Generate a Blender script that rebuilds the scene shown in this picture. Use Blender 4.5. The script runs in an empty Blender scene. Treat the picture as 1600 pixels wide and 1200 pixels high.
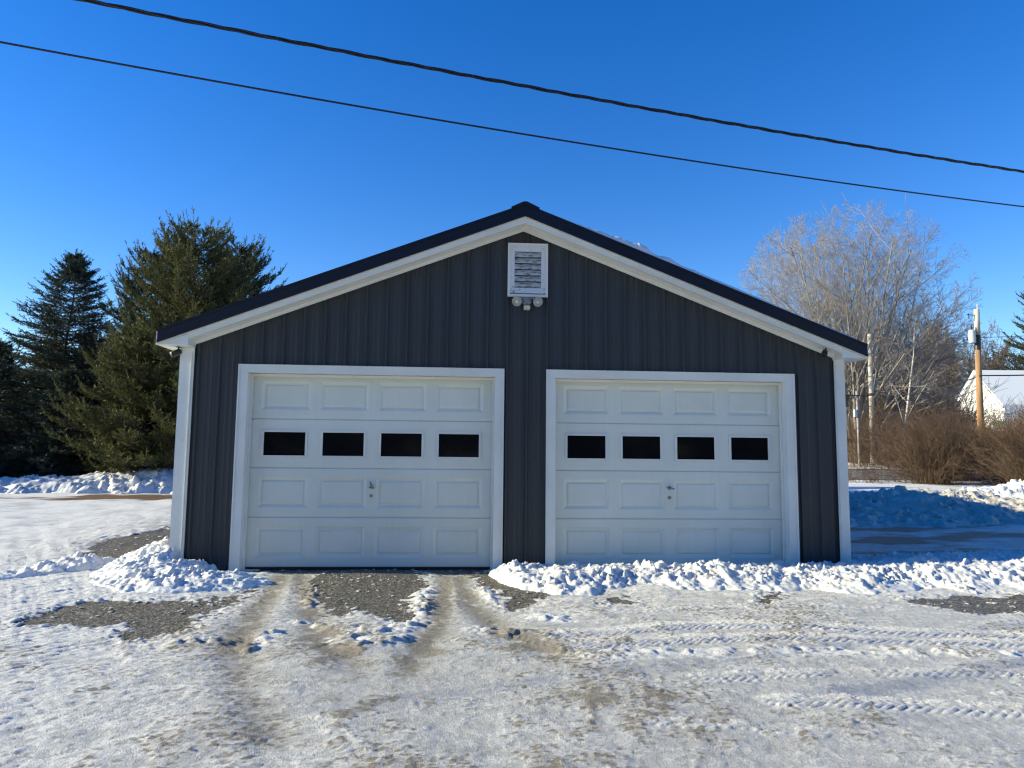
import bpy, bmesh, math, random
import numpy as np
from mathutils import Vector, Matrix

sc = bpy.context.scene
R = math.radians
# ------------------------------------------------------------------ camera
CAM = np.array([2.4082, -8.1731, 1.266])
YAW, PITCH, ROLL, FPX = 0.0667, 0.0992, 0.0102, 1110.0
cd = bpy.data.cameras.new("camera")
cam = bpy.data.objects.new("camera", cd)
sc.collection.objects.link(cam)
F_ = Vector((math.sin(YAW) * math.cos(PITCH), math.cos(YAW) * math.cos(PITCH), math.sin(PITCH)))
R0 = Vector((math.cos(YAW), -math.sin(YAW), 0.0))
U0 = R0.cross(F_)
RR = math.cos(ROLL) * R0 + math.sin(ROLL) * U0
UU = -math.sin(ROLL) * R0 + math.cos(ROLL) * U0
M = Matrix((RR, UU, -F_)).transposed().to_4x4()
M.translation = Vector(CAM)
cam.matrix_world = M
cd.sensor_fit = 'HORIZONTAL'
cd.sensor_width = 36.0
cd.lens = FPX / 1600.0 * 36.0
cd.clip_start = 0.05
cd.clip_end = 2000
sc.camera = cam

# ------------------------------------------------------------------ sky + sun
SUN_EL = R(20.0)
TRAVEL = R(-2.2)                     # light travels towards +x, a hair towards the viewer
w = bpy.data.worlds.new("World")
sc.world = w
w.use_nodes = True
wn = w.node_tree.nodes
wl = w.node_tree.links
for n in list(wn):
    wn.remove(n)
sky = wn.new("ShaderNodeTexSky")
sky.sky_type = 'NISHITA'
sky.sun_disc = False
sky.sun_elevation = SUN_EL
sky.sun_rotation = R(-90.0 + 2.2)
sky.air_density = 1.0
sky.altitude = 0
sky.dust_density = 0.0
sky.ozone_density = 3.0
hsv = wn.new("ShaderNodeHueSaturation")
hsv.inputs['Saturation'].default_value = 1.36
hsv.inputs['Hue'].default_value = 0.516
bg = wn.new("ShaderNodeBackground")
bg.inputs['Strength'].default_value = 0.125
wo = wn.new("ShaderNodeOutputWorld")
wl.new(sky.outputs[0], hsv.inputs['Color'])
wl.new(hsv.outputs[0], bg.inputs['Color'])
wl.new(bg.outputs[0], wo.inputs['Surface'])

sd = bpy.data.lights.new("sun", 'SUN')
sd.energy = 5.0
sd.angle = R(0.5)
sd.color = (1.0, 0.92, 0.62)
sun = bpy.data.objects.new("sun", sd)
sc.collection.objects.link(sun)
dv = Vector((math.cos(SUN_EL) * math.cos(TRAVEL), math.cos(SUN_EL) * math.sin(TRAVEL), -math.sin(SUN_EL)))
sun.rotation_euler = dv.to_track_quat('-Z', 'Y').to_euler()
sun.location = (-30, 0, 20)
sc.view_settings.view_transform = 'Standard'
sc.view_settings.look = 'None'
sc.view_settings.gamma = 1
sc.view_settings.exposure = 0.85
sc.cycles.use_denoising = True
sc.cycles.pixel_filter_type = 'BLACKMAN_HARRIS'
sc.cycles.filter_width = 1.25
sc.cycles.sample_clamp_indirect = 4.0

# ------------------------------------------------------------------ noise (numpy)
def _h(ix, iy, s):
    n = (ix.astype(np.int64) * 374761393 + iy.astype(np.int64) * 668265263 + s * 1274126177) & 0x7fffffff
    n = ((n ^ (n >> 13)) * 1274126177) & 0x7fffffff
    n = (n ^ (n >> 16)) & 0x7fffffff
    n = (n * 1103515245 + 12345) & 0x7fffffff
    return ((n ^ (n >> 11)) & 0xffffff) / float(0xffffff)

def perlin(x, y, s=0):
    x = np.asarray(x, float); y = np.asarray(y, float)
    ix = np.floor(x); iy = np.floor(y)
    fx = x - ix; fy = y - iy
    u = fx * fx * fx * (fx * (fx * 6 - 15) + 10); v = fy * fy * fy * (fy * (fy * 6 - 15) + 10)
    def g(dx, dy):
        a = _h(ix + dx, iy + dy, s) * 2 * np.pi
        return np.cos(a) * (fx - dx) + np.sin(a) * (fy - dy)
    a = g(0, 0); b = g(1, 0); c = g(0, 1); d = g(1, 1)
    return ((a + (b - a) * u) + ((c + (d - c) * u) - (a + (b - a) * u)) * v) * 1.5

def fbm(x, y, s=0, o=4, l=2.03, p=0.5):
    t = 0; a = 1; n = 0
    for k in range(o):
        t = t + a * perlin(x, y, s + k * 17); n += a
        x = x * l + 3.7; y = y * l - 1.9; a *= p
    return t / n

def chunks(x, y, s=0, k=16.0):
    """rubble: softly blended tilted facets, about 0..1"""
    ix = np.floor(x); iy = np.floor(y)
    num = np.zeros(np.shape(x)); den = np.full(np.shape(x), 1e-9)
    for dx in (-1, 0, 1):
        for dy in (-1, 0, 1):
            cx = ix + dx; cy = iy + dy
            px = cx + _h(cx, cy, s); py = cy + _h(cx, cy, s + 5)
            d = (x - px) ** 2 + (y - py) ** 2
            pl = _h(cx, cy, s + 9) + ((_h(cx, cy, s + 11) - .5) * (x - px) + (_h(cx, cy, s + 13) - .5) * (y - py)) * 1.2 - d * .6
            w_ = np.exp(-k * d)
            num += pl * w_; den += w_
    return num / den

def ss(a, b, x):
    t = np.clip((np.asarray(x, float) - a) / (b - a), 0, 1)
    return t * t * (3 - 2 * t)

def sdpoly(x, y, P):
    d = np.full(x.shape, 1e9); sgn = np.ones(x.shape)
    n = len(P)
    for i in range(n):
        ax, ay = P[i]; bx, by = P[i - 1]
        ex, ey = bx - ax, by - ay
        wx, wy = x - ax, y - ay
        t = np.clip((wx * ex + wy * ey) / (ex * ex + ey * ey), 0, 1)
        d = np.minimum(d, (wx - ex * t) ** 2 + (wy - ey * t) ** 2)
        c1 = y >= ay; c2 = y < by; c3 = ex * wy > ey * wx
        sgn = np.where((c1 & c2 & c3) | (~c1 & ~c2 & ~c3), -sgn, sgn)
    return sgn * np.sqrt(d)

def sdline(x, y, P):
    d = np.full(x.shape, 1e9)
    for (ax, ay), (bx, by) in zip(P[:-1], P[1:]):
        ex, ey = bx - ax, by - ay
        t = np.clip(((x - ax) * ex + (y - ay) * ey) / (ex * ex + ey * ey), 0, 1)
        d = np.minimum(d, (x - ax - ex * t) ** 2 + (y - ay - ey * t) ** 2)
    return np.sqrt(d)

# ------------------------------------------------------------------ materials
def mat(name, col=(.5, .5, .5), rough=.6, metal=0.0, spec=.5):
    m = bpy.data.materials.new(name); m.use_nodes = True
    b = m.node_tree.nodes['Principled BSDF']
    b.inputs['Base Color'].default_value = (*col, 1)
    b.inputs['Roughness'].default_value = rough
    b.inputs['Metallic'].default_value = metal
    b.inputs['Specular IOR Level'].default_value = spec
    return m, m.node_tree, b

def nd(t, kind, **kw):
    n = t.nodes.new(kind)
    for k, v in kw.items():
        if k in n.inputs.keys():
            n.inputs[k].default_value = v
        else:
            setattr(n, k, v)
    return n

def coords(t, scale=(1, 1, 1)):
    tc = nd(t, 'ShaderNodeTexCoord'); mp = nd(t, 'ShaderNodeMapping')
    mp.inputs['Scale'].default_value = scale
    t.links.new(tc.outputs['Object'], mp.inputs['Vector'])
    return mp.outputs[0]

def noise(t, scale, detail=4, vec=None, rough=.55):
    n = nd(t, 'ShaderNodeTexNoise', Scale=scale, Detail=detail, Roughness=rough)
    if vec is not None: t.links.new(vec, n.inputs['Vector'])
    return n.outputs['Fac']

def ramp(t, src, stops):
    r = nd(t, 'ShaderNodeValToRGB')
    while len(r.color_ramp.elements) < len(stops): r.color_ramp.elements.new(.5)
    for e, (p, c) in zip(r.color_ramp.elements, stops):
        e.position = p; e.color = (*c, 1) if len(c) == 3 else c
    t.links.new(src, r.inputs['Fac'])
    return r.outputs['Color']

def mix(t, fac, a, b, blend='MIX'):
    n = nd(t, 'ShaderNodeMix'); n.data_type = 'RGBA'; n.blend_type = blend
    if isinstance(fac, (int, float)): n.inputs[0].default_value = fac
    else: t.links.new(fac, n.inputs[0])
    for i, v in ((6, a), (7, b)):
        if isinstance(v, tuple): n.inputs[i].default_value = (*v, 1)
        else: t.links.new(v, n.inputs[i])
    return n.outputs[2]

def math_(t, op, a, b=None):
    n = nd(t, 'ShaderNodeMath'); n.operation = op
    for i, v in ((0, a), (1, b)):
        if v is None: continue
        if isinstance(v, (int, float)): n.inputs[i].default_value = v
        else: t.links.new(v, n.inputs[i])
    return n.outputs[0]

def bump(t, b, src, strength=.3, dist=.01, prev=None):
    n = nd(t, 'ShaderNodeBump', Strength=strength, Distance=dist)
    t.links.new(src, n.inputs['Height'])
    if prev is not None: t.links.new(prev, n.inputs['Normal'])
    t.links.new(n.outputs[0], b.inputs['Normal'])
    return n.outputs[0]

def varied(name, c1, c2, scale=3.0, rough=.6, metal=0.0, spec=.5, bs=0.0, bscale=40, stretch=(1, 1, 1), detail=5, lo=.35, hi=.65):
    m, t, b = mat(name, c1, rough, metal, spec)
    v = coords(t, stretch)
    f = noise(t, scale, detail, v)
    t.links.new(ramp(t, f, [(lo, c1), (hi, c2)]), b.inputs['Base Color'])
    if bs > 0: bump(t, b, noise(t, bscale, 4, v), bs, .01)
    return m

MT = {}
MT['siding'] = varied('slate_metal_siding', (.036, .041, .045), (.041, .046, .051), 1.1, .50, 0, .4, .04, 30, (6, 6, .5))
MT['white'] = varied('white_trim', (.76, .775, .73), (.69, .705, .66), 2.2, .45, 0, .4, .02, 25)
MT['soffit'] = varied('cream_soffit', (.80, .79, .74), (.72, .71, .66), 2.0, .5, 0, .4)
MT['roof'] = varied('navy_metal_roof', (.006, .007, .014), (.009, .011, .020), 2.0, .42, 0, .4)
MT['black'] = varied('black_plastic', (.010, .010, .011), (.018, .018, .019), 9, .5)
MT['steel'] = varied('dull_steel', (.33, .34, .35), (.22, .22, .22), 30, .38, .9)
MT['cable'] = varied('black_cable', (.008, .009, .014), (.014, .015, .02), 5, .6)
MT['lamp_body'] = varied('aged_lamp_enamel', (.36, .36, .34), (.24, .24, .23), 30, .45)
MT['ivory'] = varied('ivory_plastic', (.66, .64, .54), (.52, .50, .42), 30, .5)

# door white with faint grime
m, t, b = mat('white_door_steel', (.75, .77, .79), .42)
v = coords(t, (1, 1, 1))
g1 = noise(t, 1.6, 6, v, .6)
v2 = coords(t, (14, 14, .8)); g2 = noise(t, 2.0, 4, v2)
c = ramp(t, g1, [(.3, (.65, .69, .62)), (.7, (.73, .755, .69))])
c = mix(t, ramp(t, g2, [(.45, (0, 0, 0)), (.8, (.12, .12, .12))]), c, (.52, .53, .48))
t.links.new(c, b.inputs['Base Color'])
bump(t, b, noise(t, 180, 2, v), .05, .002)
MT['door'] = m

# window glass: very dark panes
m, t, b = mat('dark_pane', (.004, .005, .007), .08, 0, .28)
MT['glass'] = m
m, t, b = mat('house_pane', (.02, .025, .035), .1, 0, .5)
MT['house_glass'] = m

# peeling paint
m, t, b = mat('peeling_white_paint', (.7, .7, .7), .7)
v = coords(t, (6, 6, 16))
f = noise(t, 3.2, 7, v, .65)
vz = coords(t, (1, 1, 1))
f2 = noise(t, 7.0, 5, vz, .6)
mask = ramp(t, math_(t, 'ADD', math_(t, 'MULTIPLY', f, .6), math_(t, 'MULTIPLY', f2, .5)), [(.62, (0, 0, 0)), (.66, (1, 1, 1))])
wood = ramp(t, noise(t, 20, 4, v), [(.3, (.10, .10, .10)), (.7, (.28, .27, .26))])
t.links.new(mix(t, mask, (.68, .69, .70), wood), b.inputs['Base Color'])
bump(t, b, f, .4, .004)
MT['peel'] = m
MT['peel_slat'] = varied('weathered_slat', (.50, .51, .51), (.15, .155, .16), 3.0, .75, 0, .3, .4, 20, (4, 4, 18), 6, .46, .62)

# ------------------------------------------------------------------ mesh helpers
COL = sc.collection

def link(name, me, material=None, parent=None, smooth=False):
    o = bpy.data.objects.new(name, me)
    COL.objects.link(o)
    if material is not None: me.materials.append(material)
    if parent is not None: o.parent = parent
    if smooth: me.polygons.foreach_set('use_smooth', np.ones(len(me.polygons), bool))
    return o

def tag(o, label, cat, group=None, kind=None):
    if label: o['label'] = label
    if cat: o['category'] = cat
    if group: o['group'] = group
    if kind: o['kind'] = kind
    return o

def empty(name, loc=(0, 0, 0), rz=0.0):
    o = bpy.data.objects.new(name, None)
    o.empty_display_size = .3
    o.location = loc; o.rotation_euler = (0, 0, rz)
    COL.objects.link(o)
    return o

class MB:
    def __init__(s): s.v = []; s.f = []
    def add(s, v, f):
        k = len(s.v); s.v += [tuple(p) for p in v]; s.f += [tuple(i + k for i in q) for q in f]; return s
    def box(s, x0, x1, y0, y1, z0, z1):
        return s.add([(x0, y0, z0), (x1, y0, z0), (x1, y1, z0), (x0, y1, z0), (x0, y0, z1), (x1, y0, z1), (x1, y1, z1), (x0, y1, z1)],
                     [(0, 3, 2, 1), (4, 5, 6, 7), (0, 1, 5, 4), (1, 2, 6, 5), (2, 3, 7, 6), (3, 0, 4, 7)])
    def prism(s, P, y0, y1):
        """polygon in xz, counter-clockwise seen from -y, extruded in y"""
        n = len(P)
        v = [(x, y0, z) for x, z in P] + [(x, y1, z) for x, z in P]
        f = [tuple(range(n)), tuple(range(2 * n - 1, n - 1, -1))]
        f += [(i, i + n, (i + 1) % n + n, (i + 1) % n) for i in range(n)]
        return s.add(v, f)
    def tube(s, pts, rad, n=8, caps=True):
        pts = [Vector(p) for p in pts]
        if not hasattr(rad, '__len__'): rad = [rad] * len(pts)
        k = len(s.v); prev = None
        for i, p in enumerate(pts):
            d = (pts[min(i + 1, len(pts) - 1)] - pts[max(i - 1, 0)]).normalized()
            if prev is None:
                a = d.cross(Vector((0, 0, 1)) if abs(d.z) < .9 else Vector((1, 0, 0))).normalized()
            else:
                a = (prev - d * prev.dot(d)).normalized()
            prev = a; bb = d.cross(a)
            for j in range(n):
                q = p + (a * math.cos(2 * math.pi * j / n) + bb * math.sin(2 * math.pi * j / n)) * rad[i]
                s.v.append(tuple(q))
        for i in range(len(pts) - 1):
            for j in range(n):
                s.f.append((k + i * n + j, k + i * n + (j + 1) % n, k + (i + 1) * n + (j + 1) % n, k + (i + 1) * n + j))
        if caps:
            s.f.append(tuple(k + j for j in reversed(range(n))))
            s.f.append(tuple(k + (len(pts) - 1) * n + j for j in range(n)))
        return s
    def build(s, name, material, parent=None, bevel=0.0, smooth=False):
        me = bpy.data.meshes.new(name)
        me.from_pydata(s.v, [], s.f); me.update()
        if bevel > 0:
            bm = bmesh.new(); bm.from_mesh(me)
            bmesh.ops.bevel(bm, geom=[e for e in bm.edges], offset=bevel, segments=2, affect='EDGES', profile=.5)
            bm.to_mesh(me); bm.free()
        return link(name, me, material, parent, smooth)

def np_mesh(name, V, Fq, n=4):
    """fast mesh from numpy arrays, all faces n-gons"""
    me = bpy.data.meshes.new(name)
    V = np.ascontiguousarray(V, np.float32); Fq = np.ascontiguousarray(Fq, np.int32)
    me.vertices.add(len(V)); me.vertices.foreach_set('co', V.ravel())
    me.loops.add(Fq.size); me.loops.foreach_set('vertex_index', Fq.ravel())
    me.polygons.add(len(Fq))
    me.polygons.foreach_set('loop_start', np.arange(0, Fq.size, n, dtype=np.int32))
    me.polygons.foreach_set('loop_total', np.full(len(Fq), n, np.int32))
    me.update(calc_edges=True)
    return me

def grid_mesh(name, X, Y, Z, attr=None):
    ny, nx = X.shape
    V = np.stack([X.ravel(), Y.ravel(), Z.ravel()], 1)
    i = np.arange(ny * nx).reshape(ny, nx)
    Fq = np.stack([i[:-1, :-1].ravel(), i[:-1, 1:].ravel(), i[1:, 1:].ravel(), i[1:, :-1].ravel()], 1)
    me = np_mesh(name, V, Fq)
    if attr is not None:
        a = me.attributes.new('cover', 'FLOAT_COLOR', 'POINT')
        a.data.foreach_set('color', np.ascontiguousarray(np.stack([q.ravel() for q in attr], 1), np.float32).ravel())
    return me

def seg_mesh(name, A, B, ra, rb, n=3, seed=0):
    """tapered tubes, vectorised"""
    A = np.asarray(A, float); B = np.asarray(B, float); ra = np.asarray(ra, float); rb = np.asarray(rb, float)
    d = B - A; L = np.linalg.norm(d, axis=1, keepdims=True); d = d / np.maximum(L, 1e-9)
    ref = np.where(np.abs(d[:, 2:3]) < .9, np.array([[0, 0, 1.]]), np.array([[1., 0, 0]]))
    a = np.cross(d, ref); a /= np.linalg.norm(a, axis=1, keepdims=True); b = np.cross(d, a)
    N = len(A); V = np.zeros((N, 2 * n, 3))
    for j in range(n):
        th = 2 * np.pi * j / n
        o = a * np.cos(th) + b * np.sin(th)
        V[:, j] = A + o * ra[:, None]; V[:, n + j] = B + o * rb[:, None]
    base = np.arange(N)[:, None] * 2 * n
    Fq = np.concatenate([base + np.array([[j, (j + 1) % n, n + (j + 1) % n, n + j]]) for j in range(n)], 0)
    return np_mesh(name, V.reshape(-1, 3), Fq)

# ------------------------------------------------------------------ terrain
def terrain(x, y):
    x = np.asarray(x, float); y = np.asarray(y, float)
    t = 1.15 * ss(17, 42, y) * ss(2, 14, x)
    t = t + 9.0 * ss(45, 120, y) * ss(10, 60, x)
    t = t + 0.22 * ss(4, 16, x - 6) * ss(-3, 6, y) * (1 - ss(14, 30, y))
    return t - 0.03

G_POLYS = [
 [(0.05,-0.20),(2.72,-0.20),(2.72,.3),(0.05,.3)],
 [(0.81,-0.15),(0.96,-1.1),(1.23,-1.98),(1.46,-2.39),(1.57,-2.16),(1.79,-2.28),(1.95,-2.49),(1.96,-1.73),(2.02,-0.15)],
 [(2.5,-0.16),(2.89,-0.20),(3.25,-0.9),(3.2,-1.5),(2.84,-2.04),(2.70,-1.45),(2.56,-0.77)],
 [(-1.0,-2.5),(-0.85,-1.94),(-0.67,-1.68),(-0.21,-1.75),(0.27,-1.6),(0.43,-1.1),(0.50,-1.56),(0.42,-2.21),(0.37,-2.83),(0.18,-2.98),(-0.14,-2.5),(-0.47,-2.58)],
 [(-2.01,0.21),(-2.75,2.38),(-2.6,4.6),(-1.51,3.2),(-0.9,2.0),(-1.0,0.6),(-1.35,-0.05)],
 [(-1.0,-0.80),(-0.70,-0.35),(-0.35,-0.70)],
 [(3.68,-1.55),(3.98,-1.55),(3.92,-1.86),(3.66,-1.92)],
 [(6.42,-1.78),(7.02,-1.62),(7.9,-1.6),(8.2,-2.0),(7.13,-2.34),(6.74,-2.28)],
 [(5.14,-1.5),(5.47,-1.4),(5.36,-1.70),(5.1,-1.84)],
]
SOIL_POLYS = [[(-8.4,11.0),(-8.2,13.4),(-6.0,13.6),(-4.9,12.6),(-5.6,11.3)], [(-4.6,11.2),(-4.4,13.3),(-2.9,13.4),(-2.9,11.2)],
              [(-11.5,11.6),(-10.2,12.0),(-8.9,11.9),(-9.6,11.3)],
              [(7.2,2.6),(9.5,2.3),(12.5,3.6),(11.5,3.9),(9,3.1)], [(7.5,4.4),(9.8,3.9),(12.6,5.0),(10,4.9)], [(7.3,1.3),(8.8,1.0),(11,1.4),(9,1.7)]]
TRACKS = [[(0.52,-0.25),(0.66,-1.26),(0.78,-2.33),(0.90,-3.1),(1.2,-3.95),(1.6,-4.8)], [(0.69,-0.25),(1.03,-1.57),(1.42,-2.95),(1.8,-3.72)],
          [(2.25,-0.25),(2.26,-1.59),(2.22,-2.78),(2.11,-3.73)], [(2.36,-0.25),(2.49,-1.87),(2.77,-2.98),(3.0,-3.5)]]
TREADS = [([(3.13,-2.31),(4.46,-2.12),(5.63,-2.03),(7.3,-2.14),(9,-2.4)], .07, .5), ([(3.1,-2.98),(4.27,-2.67),(5.0,-2.75),(6.5,-3.12),(8,-3.5)], .13, 1.0),
          ([(3.15,-3.25),(4.12,-3.10),(4.81,-3.08),(6.34,-3.31),(8,-3.7)], .13, .9), ([(3.83,-3.98),(4.44,-3.9),(5.03,-3.9),(5.61,-3.95),(7,-4.2)], .10, .7),
          ([(4.1,-4.36),(4.7,-4.44),(5.31,-4.56),(6.2,-4.8)], .12, .9), ([(3.3,-4.63),(3.82,-4.72),(4.1,-4.8)], .08, .5),
          ([(2.66,-2.5),(2.95,-3.15),(3.35,-3.6)], .10, .5), ([(0.6,-2.95),(0.9,-3.25)], .09, .5), ([(0.1,-2.9),(0.34,-3.3)], .09, .6),
          ([(1.75,-4.5),(1.98,-4.95)], .08, .5)]

def ground_fields(X, Y, fine):
    T = terrain(X, Y)
    rag = fbm(X * 2.3, Y * 2.3, 3, 4) * .22 + fbm(X * 11, Y * 11, 7, 4) * .16
    g = np.full(X.shape, 9.0)
    for P in G_POLYS: g = np.minimum(g, sdpoly(X, Y, P))
    gravel = 1 - ss(-.05, .04, g + rag)
    s = np.full(X.shape, 9.0)
    for P in SOIL_POLYS: s = np.minimum(s, sdpoly(X, Y, P))
    soil = (1 - ss(-.15, .25, s + fbm(X * 1.3, Y * 2.2, 21, 4) * .8)) 
    tr = np.zeros(X.shape)
    for P in TRACKS:
        d = sdline(X, Y, P)
        tr = np.maximum(tr, np.exp(-(d / .14) ** 2))
    n1 = fbm(X * 1.1, Y * 1.1, 31, 5); n2 = fbm(X * 5, Y * 5, 41, 4); n3 = fbm(X * 22, Y * 22, 51, 3); n4 = fbm(X * 55, Y * 55, 57, 2)
    front = ss(-1.2, -2.4, Y) * ss(-2.4, -.5, X + (Y + 3) * .2)
    dirt_shade = tr * ss(-.25, .25, n2 + .32 + .4 * n3) * .72 * (.45 + .55 * ss(-4.0, -3.0, Y))
    blot = np.exp(-(((X - 1.95) / .28) ** 2 + ((Y + 4.3) / .32) ** 2)) + .9 * np.exp(-(((X - 3.35 - (Y + 4.4) * -.9) / .45) ** 2 + ((Y + 4.45) / .30) ** 2)) \
        + .55 * np.exp(-(((X - 2.0) / 1.0) ** 2 + ((Y + 3.6) / .55) ** 2)) + .6 * np.exp(-(((X - 4.2) / .5) ** 2 + ((Y + 4.75) / .18) ** 2)) \
        + .5 * np.exp(-(((X - 3.1) / .5) ** 2 + ((Y + 5.0) / .4) ** 2))
    dirt_shade = np.clip(dirt_shade + blot * ss(-.05, .5, n2 + .5 * n3 + .12) * .65 + front * ss(.05, .5, n1 + .6 * n2) * .34, 0, 1)
    # grit: small dark clods and streaks of sand frozen into the ice
    g1 = ss(.58, .72, chunks(X * 36, Y * 36, 41) + .22 * n3 + .22 * n1) * ss(-.15, .5, n1 + .8 * n2 + .25 * front)
    g2 = ss(.18, .45, fbm((Y * .98 - X * .18) * 30, (X * .98 + Y * .18) * 8, 87, 4)) * ss(-.2, .4, n1 + .3 * front)
    grit = (g1 * .60 + g2 * .30) * (.25 + .75 * front) * ss(2.5, 0, Y)
    dirt_shade = np.clip(dirt_shade + grit, 0, 1)
    # fresh white against grey ice
    left = ss(1.2, -1.6, X + .25 * (Y + 2))
    lane = np.zeros(X.shape); tread = np.zeros(X.shape)
    for P, wd, st in TREADS:
        d = sdline(X, Y, P)
        # signed side: approximate from nearest y on the polyline
        vertical = abs(P[0][0] - P[-1][0]) < abs(P[0][1] - P[-1][1])
        if vertical:
            yc = np.interp(-Y, [-p[1] for p in P], [p[0] for p in P]); v_ = X - yc; u_ = Y
        else:
            yc = np.interp(X, [p[0] for p in P], [p[1] for p in P]); v_ = Y - yc; u_ = X
        ph = (u_ + np.abs(v_) * 1.15 + .012 * n2) / .060
        lug = ss(-.25, .35, np.sin(ph * 2 * np.pi)) * (0.35 + .65 * ss(.012, .03, np.abs(v_)))
        wgt = (1 - ss(wd * .75, wd * 1.05, d)) * ss(-.22, .30, n1 * .9 + n2 * .8 + .4 * n3 + st * .62) * st
        lane = np.maximum(lane, wgt); tread = np.maximum(tread, wgt * lug)
    ridge = np.exp(-((sdline(X, Y, [(3.0,-3.5),(4.1,-3.42),(4.9,-3.42),(6.3,-3.6),(8,-3.9)])) / .11) ** 2)
    rubb = ridge * ss(-.1, .35, n2 + .2)
    p1 = np.zeros(X.shape)
    for P, wd in (([(1.62,-3.05),(1.9,-2.75),(2.1,-2.55)], .16), ([(1.20,-2.5),(1.42,-2.62),(1.55,-2.75)], .10), ([(1.05,-2.9),(1.02,-3.3)], .09),
                  ([(1.75,-3.25),(2.05,-3.0)], .10), ([(0.98,-1.0),(1.12,-1.9)], .06), ([(2.06,-1.1),(2.08,-2.3)], .10), ([(2.58,-2.8),(2.75,-2.9)], .12), ([(3.0,-2.35),(3.2,-2.5)], .11),
                  ([(0.55,-3.15),(0.85,-3.1)], .10), ([(2.6,-1.2),(2.66,-1.7)], .06)):
        p1 = np.maximum(p1, np.exp(-(sdline(X, Y, P) / wd) ** 2))
    white = np.clip(.22 + .40 * n1 + .45 * n2 + .40 * n3 + .45 * n4 + .40 * fbm((Y * .98 - X * .18) * 14, (X * .98 + Y * .18) * 2.2, 83, 4) + left * .70 + tread * .8 + rubb * .7 + p1 * .9 + ss(-3.4, -1.6, Y) * .15, 0, 1)
    white = np.where(Y > 1.5, np.clip(.62 + .5 * n1 + .5 * n2 + .5 * fbm((X * .6 + Y * .35) * 2.2, (Y * .7 - X * .2) * .35, 73, 4), 0, 1), white)
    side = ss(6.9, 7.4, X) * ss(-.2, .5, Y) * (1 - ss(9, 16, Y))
    white = white * (1 - side); dirt_shade = np.clip(dirt_shade + side * .35 * ss(-.3, .3, n1 + n2), 0, 1)  # side yard: garage shade painted into the cover, along with dirty old snow
    # height
    z = T + .012 * n1
    snow = 1 - gravel
    thick = .012 + .006 * left + .012 * ss(-.5, .5, n1)
    ang = .18 + .5 * left
    scr = fbm((Y * np.cos(ang) - X * np.sin(ang)) * 17, (X * np.cos(ang) + Y * np.sin(ang)) * 2.6, 83, 4)
    z = z + snow * thick * (1 - .4 * tr) * (.35 + .65 * ss(0, .30, g + rag))
    a = 1.0 if fine else 0.0
    z = z + snow * (.0060 * n2 + .0048 * n3 + .0050 * n4 + .0050 * scr * (1 + 1.6 * left)) * (1 - .4 * tr)
    z = z + (.0095 * tread + .002 * lane) - tr * .012 * snow
    ck = chunks(X * 13, Y * 13, 3); ck2 = chunks(X * 28, Y * 28, 8)
    z = z + (rubb * .018 + p1 * .030) * (.15 + ck) * snow
    z = z + snow * .007 * np.clip(ck2 - .62, 0, 1) * 2 * ss(-.2, .3, n1 + n2)
    # plough scrapes on the left yard
    st = fbm((X * .6 + Y * .35) * 9.0, (Y * .7 - X * .2) * .8, 71, 4)
    z = z + left * snow * (.012 * st + .010 * np.clip(ck - .6, 0, 1))
    # crumbs along the gravel edges
    edge = np.exp(-((g + rag - .06) / .09) ** 2)
    z = z + edge * snow * .017 * np.clip(ck2 - .35, 0, 1)
    # stones in the gravel
    z = z + gravel * (.007 * chunks(X * 42, Y * 42, 77) + .003 * n3)
    loose = gravel * ss(.98, 1.04, chunks(X * 19, Y * 19, 12) + .14 * n3 + .20 * n2)
    z = z + loose * .012
    white = np.clip(white + loose, 0, 1); gravel = gravel * (1 - loose)
    z = np.where((X > -.75) & (X < 6.9) & (Y > -.08) & (Y < 13.6), np.minimum(z, -.012), z)
    return z, gravel, dirt_shade, white, soil

def axis(segs):
    out = []
    for a, b, n in segs: out += list(np.linspace(a, b, n, endpoint=False))
    out.append(segs[-1][1])
    return np.array(out)

def growth(a, b, d0, r):
    o = [a]; d = d0; s = 1 if b > a else -1
    while (o[-1] - b) * s < 0:
        o.append(o[-1] + s * d); d *= r
    o[-1] = b
    return o[1:]

xs = axis([(-3.2, 7.6, 720)])
xs = np.concatenate([np.array(growth(-3.2, -400, .016, 1.035))[::-1], xs, np.array(growth(7.6, 400, .016, 1.035))])
ys = axis([(-5.6, -0.1, 470)])
ys = np.concatenate([np.array(growth(-5.6, -300, .03, 1.12))[::-1], ys, np.array(growth(-0.1, 700, .013, 1.018))])
GX, GY = np.meshgrid(xs, ys)
gz, gg, gd, gw, gs = ground_fields(GX, GY, True)

# ground material
m, t, b = mat('packed_snow_ground', (.7, .7, .7), .7)
at = nd(t, 'ShaderNodeAttribute', attribute_name='cover')
sep = nd(t, 'ShaderNodeSeparateColor'); t.links.new(at.outputs['Color'], sep.inputs[0])
v = coords(t)
fine = noise(t, 70, 5, v, .65); mid = noise(t, 9, 5, v, .6); spk = noise(t, 160, 3, v, .7)
ice = ramp(t, mid, [(.3, (.47, .465, .445)), (.7, (.66, .655, .64))])
ice = mix(t, ramp(t, spk, [(.53, (0, 0, 0)), (.66, (.75, .75, .75))]), ice, (.25, .235, .21))
snowc = ramp(t, fine, [(.3, (.73, .725, .705)), (.7, (.82, .815, .80))])
wf = math_(t, 'ADD', sep.outputs['Blue'], math_(t, 'MULTIPLY', math_(t, 'SUBTRACT', fine, .5), .9))
c = mix(t, ramp(t, wf, [(.18, (0, 0, 0)), (.62, (1, 1, 1))]), ice, snowc)
dirtc = ramp(t, fine, [(.3, (.14, .11, .075)), (.7, (.33, .285, .21))])
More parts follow.
